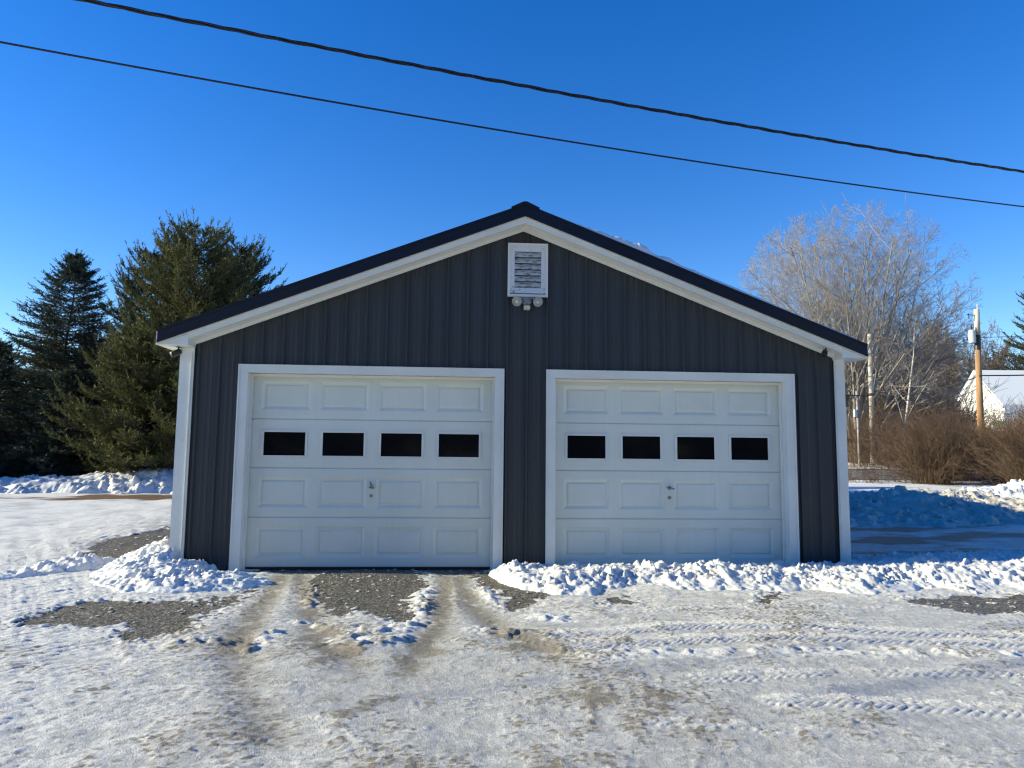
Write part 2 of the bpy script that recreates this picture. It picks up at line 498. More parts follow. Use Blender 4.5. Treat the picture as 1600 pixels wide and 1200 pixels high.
df = math_(t, 'ADD', sep.outputs['Green'], math_(t, 'MULTIPLY', math_(t, 'SUBTRACT', spk, .5), .7))
c = mix(t, ramp(t, df, [(.12, (0, 0, 0)), (.75, (.9, .9, .9))]), c, dirtc)
vo = nd(t, 'ShaderNodeTexVoronoi', Scale=85.0); t.links.new(v, vo.inputs['Vector'])
sepv = nd(t, 'ShaderNodeSeparateColor'); t.links.new(vo.outputs['Color'], sepv.inputs[0])
grv = ramp(t, sepv.outputs[0], [(0, (.045, .039, .030)), (.5, (.10, .09, .072)), (.82, (.20, .18, .15)), (1, (.40, .37, .32))])
c = mix(t, ramp(t, math_(t, 'ADD', sep.outputs['Red'], math_(t, 'MULTIPLY', math_(t, 'SUBTRACT', fine, .5), .5)), [(.4, (0, 0, 0)), (.6, (1, 1, 1))]), c, grv)
soilc = ramp(t, mid, [(.3, (.10, .055, .03)), (.7, (.20, .115, .06))])
c = mix(t, at.outputs['Alpha'], c, soilc)
t.links.new(c, b.inputs['Base Color'])
t.links.new(ramp(t, wf, [(.2, (.42, .42, .42)), (.6, (.7, .7, .7))]), b.inputs['Roughness'])
b1 = bump(t, b, fine, .8, .014)
bump(t, b, spk, .9, .008, b1)
MT['ground'] = m
o = link('ground', grid_mesh('ground', GX, GY, gz, (gg, gd, gw, gs)), MT['ground'], None, True)
o['kind'] = 'structure'

# snow material for banks
def snow_mat(name, c1, c2, dirtc, amount):
    m, t, b = mat(name, c1, .75)
    v = coords(t)
    f = noise(t, 30, 6, v, .62); g = noise(t, 3.5, 6, v, .65); s2 = noise(t, 110, 3, v, .7)
    c = ramp(t, f, [(.3, c1), (.7, c2)])
    c = mix(t, ramp(t, math_(t, 'ADD', math_(t, 'MULTIPLY', g, .7), math_(t, 'MULTIPLY', s2, .3)), [(amount, (0, 0, 0)), (amount + .1, (.8, .8, .8))]), c, dirtc)
    t.links.new(c, b.inputs['Base Color'])
    b1 = bump(t, b, f, .45, .02); bump(t, b, s2, .4, .005, b1)
    return m
MT['snow'] = snow_mat('ploughed_snow', (.64, .64, .63), (.78, .78, .77), (.36, .32, .26), .555)
MT['snow_shade_dirty'] = snow_mat('shade_toned_dirty_snow', (.44, .41, .36), (.58, .55, .49), (.12, .10, .07), .535)  # old dirty snow, its base colour darkened further to stand in for shade
MT['snow_clean'] = snow_mat('clean_snow', (.72, .72, .71), (.82, .82, .815), (.42, .39, .33), .61)

def bank(name, label, x0, x1, y0, y1, step, hf, m, ca=9.0, cb=22.0, amp=.09, group='ploughed snow banks round the yard'):
    """a heap of ploughed snow: envelope hf(x,y) plus rubble; open underneath, edges tucked under the ground"""
    nx = int((x1 - x0) / step); ny = int((y1 - y0) / step)
    X, Y = np.meshgrid(np.linspace(x0, x1, nx), np.linspace(y0, y1, ny))
    wx = X + .05 * perlin(X * 6, Y * 6, 91); wy = Y + .05 * perlin(X * 6, Y * 6, 92)
    e = hf(X, Y)
    k = np.clip(e / .10, 0, 1)
    rough = .35 + .9 * ss(-.35, .45, fbm(X * ca * .22, Y * ca * .22, 33, 3))
    r = rough * amp * (.75 * (chunks(wx * ca, wy * ca, 4) - .35) + .60 * (chunks(wx * cb, wy * cb, 6) - .35) + .30 * (chunks(wx * cb * 2.1, wy * cb * 2.1, 16) - .35)) + amp * .40 * fbm(X * ca * 2.5, Y * ca * 2.5, 8, 4) + amp * .9 * fbm(X * ca * .33, Y * ca * .33, 5, 3)
    z = terrain(X, Y) + e + r * k - .06 * (1 - np.clip(e / .03, 0, 1))
    o = link(name, grid_mesh(name, X, Y, z), m, None, True)
    tag(o, label, 'snow bank', group)
    return o

def env_line(P, hs, ws, side=None):
    """ridge of given heights/half widths along a polyline"""
    def f(X, Y):
        e = np.zeros(X.shape) - .2
        for (a, b, ha, hb, wa, wb) in zip(P[:-1], P[1:], hs[:-1], hs[1:], ws[:-1], ws[1:]):
            ex, ey = b[0] - a[0], b[1] - a[1]
            t = np.clip(((X - a[0]) * ex + (Y - a[1]) * ey) / (ex * ex + ey * ey), 0, 1)
            d = np.sqrt((X - a[0] - ex * t) ** 2 + (Y - a[1] - ey * t) ** 2)
            h = ha + (hb - ha) * t; w_ = wa + (wb - wa) * t
            w_ = w_ * (1 + .35 * fbm(X * 1.7, Y * 1.7, 61, 3))
            e = np.maximum(e, h * (1 - (d / w_) ** 1.6))
        return e
    return f

# windrow along the right-hand door
def wind_h(X, Y):
    yb = np.interp(X, [2.75, 3.0, 3.3, 4.0, 5.2, 6.3, 7.7, 9.5, 12], [-.75, -1.5, -1.75, -1.45, -1.55, -1.7, -1.62, -1.6, -1.6]) + .30 * fbm(X * 1.8, Y * 0, 13, 3) + .12 * fbm(X * 6, Y * 2, 14, 2)
    yt = -0.16
    u = np.clip((Y - yb) / (yt - yb), -.5, 2)
    h = .140 * ss(0, .62, u) * (1 - .40 * ss(.62, 1.0, u)) + .055 * fbm(X * 1.1, Y * 1.3, 15, 4) * ss(0, .3, u)
    h = np.where(u < 0, u * .5, h)
    h = h * ss(2.60, 2.95, X + .10 * fbm(X * 4, Y * 4, 16, 2)) - .12 * (1 - ss(2.55, 2.75, X))
    h = np.where(X > 6.9, h * (1 - .8 * ss(.3, 1.3, Y)) + .10 * ss(6.9, 8.5, X) * np.exp(-((Y + .3) / .7) ** 2), h)
    h = np.where((X < 6.9) & (Y > -.14), -.1, h)
    return h
bank('snow_bank', 'long lumpy white ploughed snow ridge across the foot of the right-hand garage door', 2.5, 10.5, -2.2, 1.6, .0165, wind_h, MT['snow'], 11.0, 26.0, .062)

def left_h(X, Y):
    e = env_line([(-1.25, 2.2), (-1.0, .9), (-.92, .15), (-.72, -.55), (-.35, -.95), (.05, -.85), (.42, -.62)], [.05, .22, .27, .17, .11, .09, .02], [.35, .52, .62, .62, .62, .5, .25])(X, Y)
    e = np.where((X > -.76) & (Y > -.12), -.1, e)
    return np.minimum(e, .04 + np.clip((-.08 - Y) * .40, 0, .4) + 1.0 * ss(-.62, -.80, X))
bank('snow_bank', 'bright snow heap spilling round the left front corner of the garage', -2.2, .8, -2.0, 2.8, .0155, left_h, MT['snow_clean'], 10.0, 24.0, .065)
bank('snow_bank', 'small separate row of white snow clods on the gravel left of the garage', -2.9, -1.2, -1.0, 1.2, .018,
     env_line([(-2.3, -.72), (-2.0, -.2), (-1.78, .15), (-1.62, .50)], [.04, .08, .13, .06], [.22, .28, .30, .24]), MT['snow_clean'], 7.5, 17.0, .10)
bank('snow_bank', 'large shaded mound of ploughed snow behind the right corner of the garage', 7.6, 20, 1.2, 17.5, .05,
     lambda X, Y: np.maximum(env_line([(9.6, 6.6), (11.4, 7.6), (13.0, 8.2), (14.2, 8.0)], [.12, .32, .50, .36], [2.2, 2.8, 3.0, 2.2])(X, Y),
                  env_line([(13.0, 8.2), (14.6, 6.6), (16.5, 5.0)], [.38, .32, .22], [2.0, 1.8, 1.6])(X, Y)), MT['snow_shade_dirty'], 4.0, 10.0, .17)
bank('snow_bank', 'sunlit rubble of snow chunks in front of the rightmost brown bushes', 14.2, 27.5, 4.5, 18, .05,
     env_line([(15.2, 9.6), (17.2, 10.2), (20.5, 10.6), (25, 11)], [.30, .45, .55, .5], [1.5, 2.0, 2.2, 1.8]), MT['snow'], 3.4, 8.5, .19)
bank('snow_bank', 'low ploughed snow bank under the evergreens at the left', -24, -2.0, 12.9, 18.6, .05,
     env_line([(-22, 13.9), (-15, 14.7), (-11, 15.1), (-8.2, 15.5), (-6.0, 15.8), (-3.0, 15.7)], [.4, .35, .42, .62, .78, .6], [1.2, 1.3, 1.4, 1.6, 1.7, 1.6]), MT['snow'], 3.6, 9.0, .15)

# ------------------------------------------------------------------ garage
XL, XR, XC, DEP = -0.735, 6.857, 3.061, 13.5
SL = 0.386; ZA = 4.09; OV = 0.36; YF = -0.36
XEL, XER = -0.90, 7.02
def ztop(x): return ZA - SL * abs(x - XC)
gar = empty('garage', (XC, 0, 0))
tag(gar, 'dark slate metal two-door garage with white trim, navy gable roof and snow at its foot', 'garage')
OFF = Vector((-XC, 0, 0))
def gb(mb, name, m, parent=None, bevel=0.0, smooth=False):
    """children keep world coordinates through the garage's own origin"""
    p = gar if parent is None else parent
    o = mb.build(name, m, p, bevel, smooth)
    return o
gar.location = (0, 0, 0)

YW = -0.12
D1 = (0.0, 2.757, 2.165); D2 = (3.433, 6.150, 2.165)     # openings: x0, x1, top
def profile():
    """rib profile of the metal sheet: list of (x, depth)"""
    P = []; x = XL - .06; k = 0
    while x < XR + .3:
        P += [(x, 0), (x + .013, .026), (x + .033, .026), (x + .046, 0)]
        for q in (.098, .156): P += [(x + q, 0), (x + q + .010, .0045), (x + q + .022, .0045), (x + q + .032, 0)]
        x += .2286
    return P
PR = profile()
px_ = [p[0] for p in PR]; pd_ = [p[1] for p in PR]
def dep(x): return float(np.interp(x, px_, pd_))
brk = sorted(set([x for x in px_ if XL < x < XR] + [XL, XR, XC, D1[0] - .09, D1[1] + .09, D2[0] - .09, D2[1] + .09, D1[0], D1[1], D2[0], D2[1]]))
mb = MB()
for a, c in zip(brk[:-1], brk[1:]):
    if c - a < 1e-5: continue
    mid_ = (a + c) / 2; z0 = -.03; bot = z0
    for d in (D1, D2):
        if d[0] - .001 < mid_ < d[1] + .001: bot = d[2]
    ya, yc = YW - dep(a), YW - dep(c)
    mb.add([(a, ya, bot), (c, yc, bot), (c, yc, ztop(c) - .20), (a, ya, ztop(a) - .20)], [(0, 1, 2, 3)])
gb(mb, 'front_wall', MT['siding'])
for x0, x1 in ((XL + .01, XL + .09), (XR - .09, XR - .01)):
    mb = MB().box(x0, x1, YW + .02, DEP, -.05, 2.45)
    gb(mb, 'side_wall', MT['siding'])
mb = MB().prism([(XL + .1, -.05), (XR - .1, -.05), (XR - .1, 2.44), (XC, ztop(XC) - .24), (XL + .1, 2.44)], DEP - .1, DEP)
gb(mb, 'back_wall', MT['siding'])
# a dark floor and lining so that the panes look into a closed room
gb(MB().box(XL + .1, XR - .1, .10, DEP - .1, -.05, -.008), 'floor_slab', varied('concrete_floor', (.25, .25, .24), (.32, .31, .30), 3, .85))

# roof: two slabs with ribs, rake trim, ridge cap
for s in (-1, 1):
    xe = XEL if s < 0 else XER
    mb = MB()
    mb.prism([(XC, ZA - .035), (xe, ztop(xe) - .035), (xe, ztop(xe) - .005), (XC, ZA - .005)] if s > 0 else
             [(xe, ztop(xe) - .035), (XC, ZA - .035), (XC, ZA - .005), (xe, ztop(xe) - .005)], YF + .03, DEP + .3)
    y = YF + .25
    while y < DEP:
        a, c = XC + s * .16, xe
        mb.add([(a, y, ztop(a) - .006), (c, y, ztop(c) - .006), (c, y + .05, ztop(c) - .006), (a, y + .05, ztop(a) - .006),
                (a, y + .015, ztop(a) + .016), (c, y + .015, ztop(c) + .016), (c, y + .035, ztop(c) + .016), (a, y + .035, ztop(a) + .016)],
               [(0, 1, 5, 4), (1, 2, 6, 5), (2, 3, 7, 6), (3, 0, 4, 7), (4, 5, 6, 7)])
        y += .457
    rp = gb(mb, 'roof_panel', MT['roof'])
    # rake trim (dark)
    def band(t0, t1, y0, y1, xa=XC, xb=xe):
        P = [(xa, ztop(xa) - t1), (xb, ztop(xb) - t1), (xb, ztop(xb) - t0), (xa, ztop(xa) - t0)]
        if s < 0: P = [P[1], P[0], P[3], P[2]]
        return P, y0, y1
    mb = MB().prism(*band(0, .128, YF - .022, YF + .028))
    mb.prism(*band(.102, .136, YF - .034, YF - .023))
    mb.prism(*band(-.012, .012, YF - .03, YF + .09))
    gb(mb, 'rake_trim', MT['roof'], rp, 0)
    xin = -.585 if s < 0 else 6.735
    mb = MB().prism(*band(.130, .205, YF, YF + .025, XC, xin))
    mb.prism(*band(.128, .148, YF - .014, YF - .001, XC, xe))
    gb(mb, 'fascia', MT['white'])
    mb = MB().prism(*band(.178, .195, YF + .026, YF + .12, XC, xin))
    mb.prism(*band(.184, .199, YF + .121, YW - .021, XC, xin))
    gb(mb, 'soffit', MT['soffit'])
    mb = MB().prism(*band(.196, .236, YW - .034, YW - .020, XC, xin))
    gb(mb, 'soffit_channel', MT['white'])
    # boxed return at the eave
    zt = lambda x: ztop(x) - .150
    P = [(xe, 2.412), (xin, 2.412), (xin, zt(xin)), (xe, zt(xe))] if s < 0 else [(xin, 2.412), (xe, 2.412), (xe, zt(xe)), (xin, zt(xin))]
    P = [(x, max(z, 2.413)) for x, z in P]
    mb = MB().prism(P, YF + .001, YW - .005)
    x0, x1 = sorted((xe, XL if s < 0 else XR))
    mb.box(x0, x1, YW - .004, DEP + .25, 2.414, 2.428)
    gb(mb, 'eave_return', MT['white'])
    x0, x1 = sorted((xe, xe + s * .02))
    gb(MB().box(x0, x1, YF, DEP + .25, 2.41, ztop(xe) - .006), 'eave_fascia', MT['white'])
    # corner trims
    a, c = (XL, -.583) if s < 0 else (6.735, XR)
    mb = MB().box(a, c, YW - .043, YW - .028, -.03, 2.411)
    if s < 0: mb.box(a - .002, a + .009, YW - .020, YW + .13, -.03, 2.411)
    else: mb.box(c - .009, c + .002, YW - .020, YW + .13, -.03, 2.411)
    lx = -.606 if s < 0 else 6.752
    mb.box(lx - .004, lx + .004, YW - .055, YW - .0435, -.03, 2.36)
    gb(mb, 'corner_trim', MT['white'])
rc = MB()
rc.prism([(XC - .16, ztop(XC - .16) + .004), (XC, ZA + .004), (XC + .16, ztop(XC + .16) + .004), (XC + .16, ztop(XC + .16) + .028), (XC + .02, ZA + .033), (XC - .02, ZA + .033), (XC - .16, ztop(XC - .16) + .028)], YF - .04, DEP + .3)
gb(rc, 'ridge_cap', MT['roof'])

# door surrounds and doors
def garage_door(x0, x1, ztop_, wins, hx, lever):
    tb = MB()
    w_ = .098; y0, y1 = YW - .042, YW - .020
    zt_ = ztop_ - .018
    tb.box(x0 - w_, x0 + .008, y0, y1, -.03, zt_)
    tb.box(x1 - .008, x1 + w_, y0, y1, -.03, zt_)
    tb.box(x0 - w_, x1 + w_, y0, y1, zt_ + .0005, ztop_ + .072)
    for a, c in ((x0 - w_, x0 - w_ + .016), (x1 + w_ - .016, x1 + w_)):         # outer lip of the casing
        tb.box(a, c, y0 - .010, y0 - .0005, -.03, ztop_ + .055)
    tb.box(x0 - w_, x1 + w_, y0 - .010, y0 - .0005, ztop_ + .0555, ztop_ + .073)
    # jamb returns
    tb.box(x0 - .012, x0 + .006, y1 + .0005, .10, -.03, zt_)
    tb.box(x1 - .006, x1 + .012, y1 + .0005, .10, -.03, zt_)
    tb.box(x0 - .012, x1 + .012, y1 + .0005, .10, zt_ + .001, zt_ + .02)
    gb(tb, 'door_casing', MT['white'])
    sb = MB()                                                                    # weather stops
    sb.box(x0 + .0065, x0 + .030, -.050, -.014, -.03, zt_ - .002)
    sb.box(x1 - .030, x1 - .0065, -.050, -.014, -.03, zt_ - .002)
    sb.box(x0 + .031, x1 - .031, -.050, -.014, zt_ - .032, zt_ - .003)
    gb(sb, 'door_stop', MT['soffit'])
    db = MB()
    X0, X1 = x0 + .008, x1 - .008
    h = .547
    for r in range(4):
        za, zb = r * h + .003, (r + 1) * h - .003
        if r == 3: zb = ztop_ - .020
        # holes for raised panels or windows
        W = X1 - X0
        cells = []
        for k in range(4):
            if r == 2:
                a, c = wins[k]; cells.append((a - .022, c + .022, 1.229 - .022 + 0.003, 1.497 + .022))
            else:
                a, c = wins[k]; a -= .038; c += .038
                cells.append((a, c, za + .104, za + .104 + .340 if r < 3 else min(za + .104 + .340, zb - .075)))
        xsb = [X0] + [q for c in cells for q in (c[0], c[1])] + [X1]
        z_lo, z_hi = cells[0][2], cells[0][3]
        def quad(xa, xb, zc, zd, y=0.0): db.add([(xa, y, zc), (xb, y, zc), (xb, y, zd), (xa, y, zd)], [(0, 1, 2, 3)])
        quad(X0, X1, za + .006, z_lo); quad(X0, X1, z_hi, zb - .006)
        for i in range(0, len(xsb), 2): quad(xsb[i], xsb[i + 1], z_lo, z_hi)
        # rounded meeting edges of the section
        db.add([(X0, .007, za), (X1, .007, za), (X1, 0, za + .006), (X0, 0, za + .006)], [(0, 1, 2, 3)])
        db.add([(X0, 0, zb - .006), (X1, 0, zb - .006), (X1, .007, zb), (X0, .007, zb)], [(0, 1, 2, 3)])
        db.add([(X0, .007, zb), (X1, .007, zb), (X1, .012, zb + .007), (X0, .012, zb + .007)], [(0, 1, 2, 3)])
        for (a, c, zc, zd) in cells:
            if r == 2:
                rings = [(0, 0.0), (.004, .008)]
            else:
                rings = [(0, 0.0), (.005, .003), (.034, .019), (.042, .019), (.056, .007)]
            vs = []
            for ins, yy in rings:
                vs += [(a + ins, yy, zc + ins), (c - ins, yy, zc + ins), (c - ins, yy, zd - ins), (a + ins, yy, zd - ins)]
            fs = []
            for q in range(len(rings) - 1):
                for e in range(4):
                    fs.append((q * 4 + e, q * 4 + (e + 1) % 4, (q + 1) * 4 + (e + 1) % 4, (q + 1) * 4 + e))
            if r != 2:
                n4 = (len(rings) - 1) * 4; fs.append((n4, n4 + 1, n4 + 2, n4 + 3))
            db.add(vs, fs)
    d = gb(db, 'garage_door', MT['door'])
    gb(MB().box(X0, X1, .020, .045, .0, .010), 'bottom_rail', MT['steel'], d)
    gb(MB().box(X0 + .01, X1 - .01, .004, .04, -.028, -.001), 'bottom_seal', MT['black'], d)
    for a, c in wins:
        fb = MB()
        for q in ((a - .021, a + .004, 1.209 + .003, 1.518), (c - .004, c + .021, 1.212, 1.518)):
            fb.box(q[0], q[1], -.010, .012, q[2], q[3])
        fb.box(a + .0045, c - .0045, -.010, .012, 1.212, 1.233); fb.box(a + .0045, c - .0045, -.010, .012, 1.494, 1.518)
        fo = gb(fb, 'window_frame', MT['white'], d, .0025)
        gb(MB().box(a + .0045, c - .0045, .004, .008, 1.2335, 1.4935), 'pane', MT['glass'], fo)
    hb = MB()
    hz = .900
    hb.tube([(hx, .001, hz), (hx, -.012, hz)], .020, 16)
    hb.tube([(hx, -.012, hz), (hx, -.038, hz)], .009, 10)
    if lever: hb.tube([(hx - .045, -.040, hz + .006), (hx - .01, -.045, hz), (hx + .05, -.040, hz - .008)], [.007, .011, .007], 8)
    else:
        hb.tube([(hx - .008, -.040, hz + .052), (hx, -.045, hz + .005), (hx + .006, -.042, hz - .022)], [.006, .012, .010], 8)
        hb.tube([(hx - .026, -.036, hz - .018), (hx + .034, -.036, hz - .022)], [.006, .011], 8)
    gb(hb, 'handle', MT['steel'], d, 0, True)
    lb = MB().tube([(hx, .001, hz - .11), (hx, -.010, hz - .11)], .019, 16)
    lb.tube([(hx, -.010, hz - .11), (hx, -.016, hz - .11)], .010, 12)
    gb(lb, 'lock', MT['steel'], d)
    return d
def wset(a0, wd, step): return [(a0 + i * step, a0 + i * step + wd) for i in range(4)]
garage_door(D1[0], D1[1], D1[2], wset(.163, .466, .652), 1.377, False)
garage_door(D2[0], D2[1], D2[2], wset(3.598, .453, .645), 4.796, True)

# gable vent
vx0, vx1, vz0, vz1 = 2.882, 3.347, 3.077, 3.708
vb = MB()
yo = YW - .05
vb.box(vx0, vx0 + .030, yo, YW - .021, vz0, vz1); vb.box(vx1 - .030, vx1, yo, YW - .021, vz0, vz1)
vb.box(vx0 + .0305, vx1 - .0305, yo, YW - .021, vz1 - .030, vz1); vb.box(vx0 + .0305, vx1 - .0305, yo, YW - .021, vz0, vz0 + .030)
ven = gb(vb, 'gable_vent', MT['white'], None, .003)
fb = MB()
fb.box(vx0 + .031, vx0 + .078, yo + .008, YW - .021, vz0 + .105, vz1 - .031); fb.box(vx1 - .078, vx1 - .031, yo + .008, YW - .021, vz0 + .105, vz1 - .031)
fb.box(vx0 + .0785, vx1 - .0785, yo + .010, YW - .021, vz1 - .098, vz1 - .031)
fb.add([(vx0 + .031, yo - .012, vz0 + .040), (vx1 - .031, yo - .012, vz0 + .040), (vx1 - .031, yo + .006, vz0 + .104), (vx0 + .031, yo + .006, vz0 + .104),
        (vx0 + .031, YW - .021, vz0 + .040), (vx1 - .031, YW - .021, vz0 + .040), (vx1 - .031, YW - .021, vz0 + .104), (vx0 + .031, YW - .021, vz0 + .104)],
       [(0, 1, 2, 3), (4, 7, 6, 5), (0, 4, 5, 1), (3, 2, 6, 7), (0, 3, 7, 4), (1, 5, 6, 2)])
gb(fb, 'old_frame', MT['peel'], ven)
gb(MB().box(vx0 + .07, vx1 - .07, YW - .0285, YW - .0275, vz0 + .1, vz1 - .09), 'backing', MT['black'], ven)
n = 6; zs0, zs1 = vz0 + .108, vz1 - .098; sp = (zs1 - zs0) / n
for k in range(n):
    zb = zs0 + k * sp
    sl = MB().add([(vx0 + .0785, yo + .004, zb + .002), (vx1 - .0785, yo + .004, zb + .002), (vx1 - .0785, yo + .004, zb + .024), (vx0 + .0785, yo + .004, zb + .024),
                   (vx0 + .0785, YW - .030, zb + .040), (vx1 - .0785, YW - .030, zb + .040), (vx1 - .0785, YW - .030, zb + sp - .006), (vx0 + .0785, YW - .030, zb + sp - .006)],
                  [(0, 1, 2, 3), (4, 7, 6, 5), (0, 4, 5, 1), (3, 2, 6, 7), (0, 3, 7, 4), (1, 5, 6, 2)])
    gb(sl, 'slat', MT['peel_slat'], ven)

# twin flood light under the vent
fl = empty('flood_light', (3.105, YW - .02, 3.03))
tag(fl, 'twin-headed flood light with motion sensor under the gable vent', 'flood light')
def lathe(mb, p, d, prof, n=20):
    d = Vector(d).normalized(); p = Vector(p)
    mb.tube([p + d * a for a, r in prof], [max(r, .0005) for a, r in prof], n)
mb = MB(); lathe(mb, (0, .0, 0), (0, -1, 0), [(0, .055), (.02, .055), (.032, .046), (.036, .02), (.037, .0)], 20)
o = mb.build('mount', MT['lamp_body'], fl, 0, True)
for s in (-1, 1):
    d = Vector((s * .28, -.9, -.38)).normalized()
    p = Vector((s * .105, -.05, -.005))
    mb = MB().tube([(s * .03, -.02, .02), (s * .07, -.03, .035), tuple(p - d * .03)], [.012, .012, .016], 10)
    lathe(mb, p - d * .04, d, [(0, .018), (.02, .030), (.07, .052), (.095, .057), (.100, .057), (.099, .051), (.094, .050)], 22)
    h = mb.build('lamp_head', MT['lamp_body'], fl, 0, False)
    mb = MB(); lathe(mb, p - d * .04, d, [(.0955, .0495), (.075, .042), (.060, .020)], 22); mb.build('reflector', MT['steel'], h)
    mb = MB(); lathe(mb, p + d * .018, d, [(0, .012), (.018, .024), (.034, .026), (.044, .018), (.048, .0)], 20)
    mb.build('bulb', varied('frosted_bulb', (.72, .71, .66), (.5, .48, .42), 60, .15), h, 0, True)
mb = MB().box(-.037, .033, -.075, -.015, -.110, -.060)
mb.box(-.038, .034, -.083, -.0755, -.106, -.066)
o = mb.build('motion_sensor', MT['ivory'], fl, .005)
mb = MB().tube([(0, -.02, -.03), (0, -.04, -.062)], .012, 10); mb.build('swivel', MT['lamp_body'], fl)

def camera_unit(loc, d, label, roof_z):
    e = empty('security_camera', loc); tag(e, label, 'security camera')
    d = Vector(d).normalized()
    mb = MB(); lathe(mb, -d * .055, d, [(0, .022), (.01, .032), (.09, .034), (.115, .034), (.116, .028), (.104, .026)], 18)
    h = mb.build('body', MT['black'], e, 0, True)
    mb = MB(); lathe(mb, d * .046, d, [(0, .024), (.008, .02), (.012, .0)], 14)
    mb.build('lens', MT['glass'], h, 0, True)
    mb = MB().tube([(.0, 0, .02), (.02, .01, .045), (.02, .01, roof_z)], [.009, .009, .009], 8)
    mb.tube([(.02, .01, roof_z - .008), (.02, .01, roof_z)], .026, 14)
    mb.build('bracket', MT['black'], e)
camera_unit((6.56, YF + .075, 2.475), (-.45, -.75, -.35), 'small black camera on the soffit by the right eave', .078)
camera_unit((-.765, YW - .075, 2.345), (-.5, -.6, -.45), 'small black camera tucked under the left eave return', .068)

# snow left on the right-hand slope
nx, ny = 220, 60
U, V_ = np.meshgrid(np.linspace(XC + .19, XER - .02, nx), np.linspace(0, 1, ny))
yy = YF - .015 + V_ ** 1.6 * (DEP - .3)
edge_n = fbm(U * 3, U * 0, 5, 3)
th = .046 + .012 * fbm(U * 4, yy * 2, 9, 3) + .085 * np.exp(-((U - 4.35) / .50) ** 2) * (.7 + .9 * fbm(U * 6, yy * 3, 3, 3)) + .022 * np.exp(-((U - 5.4) / .5) ** 2)
th = th * ss(0, .03, V_) * ss(XC + .19, XC + .3, U) * ss(XER - .02, XER - .1, U)
zz = ZA - SL * (U - XC) - .002 + np.maximum(th, 0)
o = link('roof_snow', grid_mesh('roof_snow', U, yy, zz), MT['snow_clean'], None, True)
tag(o, 'thin crust of old snow on the right slope of the navy garage roof', 'snow')

# ------------------------------------------------------------------ overhead cables
def wire(name, label, A, B, zs, rad, twist=False):
    A = Vector(A); B = Vector(B)
    ts = np.array([-.9, 0, .167, .385, .66, 1.0, 2.2]); ts2 = np.linspace(-.9, 2.2, 420 if twist else 90)
    co = np.polyfit(ts[1:6], zs, 2)
    P = [A.lerp(B, float(q)) for q in ts2]
    for p, q in zip(P, ts2): p.z = float(np.polyval(co, q))
    mb = MB()
    if twist:
        for k in range(3):
            Q = []
            for i, p in enumerate(P):
                a = i * .55 + k * 2 * math.pi / 3
                Q.append(p + Vector((-.25 * math.cos(a), .97 * math.cos(a), math.sin(a))) * rad * .95)
            mb.tube(Q, rad * (.8 if k else .55), 6)
    else: mb.tube(P, rad, 8)
    o = mb.build(name, MT['cable'], None, 0, True)
    tag(o, label, 'cable')
def plane_z(px, py, A, B):
    d = RR * (px - 800) + UU * (600 - py) + F_ * FPX
    n = Vector((B[1] - A[1], -(B[0] - A[0]), 0)); t_ = (Vector((A[0], A[1], 0)) - Vector(CAM)).dot(n) / d.dot(n)
    return Vector(CAM) + d * t_
# heights worked out along straight spans in plan
A, B = (-2.84, -.27), (12.39, 3.58)
wire('power_line', 'lower single black overhead cable crossing the sky above the garage', (*A, 0), (*B, 0), [5.80, 5.735, 5.69, 5.69, 5.80], .0125)
A, B = (-1.94, -.35), (12.13, 3.23)
wire('power_line', 'upper thick twisted black overhead cable crossing the sky above the garage', (*A, 0), (*B, 0), [6.30, 6.25, 6.22, 6.22, 6.30], .0155, True)

# ------------------------------------------------------------------ foliage materials
def leaf_mat(name, c1, c2, c3, scale=1.4):
    m, t, b = mat(name, c1, .6, 0, .25)
    v = coords(t)
    f = noise(t, scale, 3, v); g = noise(t, 14, 2, v)
    c = ramp(t, f, [(.35, c1), (.6, c2)])
    c = mix(t, ramp(t, g, [(.5, (0, 0, 0)), (.75, (.7, .7, .7))]), c, c3)
    t.links.new(c, b.inputs['Base Color'])
    tr = nd(t, 'ShaderNodeBsdfTranslucent'); t.links.new(c, tr.inputs['Color'])
    mx = nd(t, 'ShaderNodeMixShader'); mx.inputs[0].default_value = .22
    out = t.nodes['Material Output']
    t.links.new(b.outputs[0], mx.inputs[1]); t.links.new(tr.outputs[0], mx.inputs[2]); t.links.new(mx.outputs[0], out.inputs[0])
    return m
MT['spruce'] = leaf_mat('spruce_needles', (.030, .048, .036), (.048, .066, .044), (.075, .085, .05))
MT['pine'] = leaf_mat('pine_needles', (.062, .080, .034), (.125, .125, .040), (.17, .155, .055))
MT['pine_dark'] = leaf_mat('dark_pine_needles', (.042, .062, .036), (.080, .092, .040), (.12, .12, .05))
MT['bark'] = varied('conifer_bark', (.07, .055, .045), (.13, .11, .09), 8, .9, 0, .2, .5, 20, (1, 1, .3))
MT['bark_pale'] = varied('pale_bark', (.36, .33, .30), (.17, .145, .125), 2.2, .85, 0, .2, .3, 20, (2, 2, .6))
MT['twig'] = varied('grey_twigs', (.25, .225, .212), (.35, .32, .305), 2, .9, 0, .2)
MT['twig_dark'] = varied('brown_twigs', (.13, .10, .085), (.21, .17, .145), 1, .9, 0, .2)
MT['shrub'] = varied('tan_shrub_stems', (.135, .094, .062), (.085, .055, .040), .7, .85, 0, .2)
MT['shrub_red'] = varied('red_brown_stems', (.10, .058, .046), (.135, .09, .062), .6, .85, 0, .2)
MT['thicket'] = varied('thicket_stems', (.10, .065, .05), (.18, .125, .085), .5, .9, 0, .2)

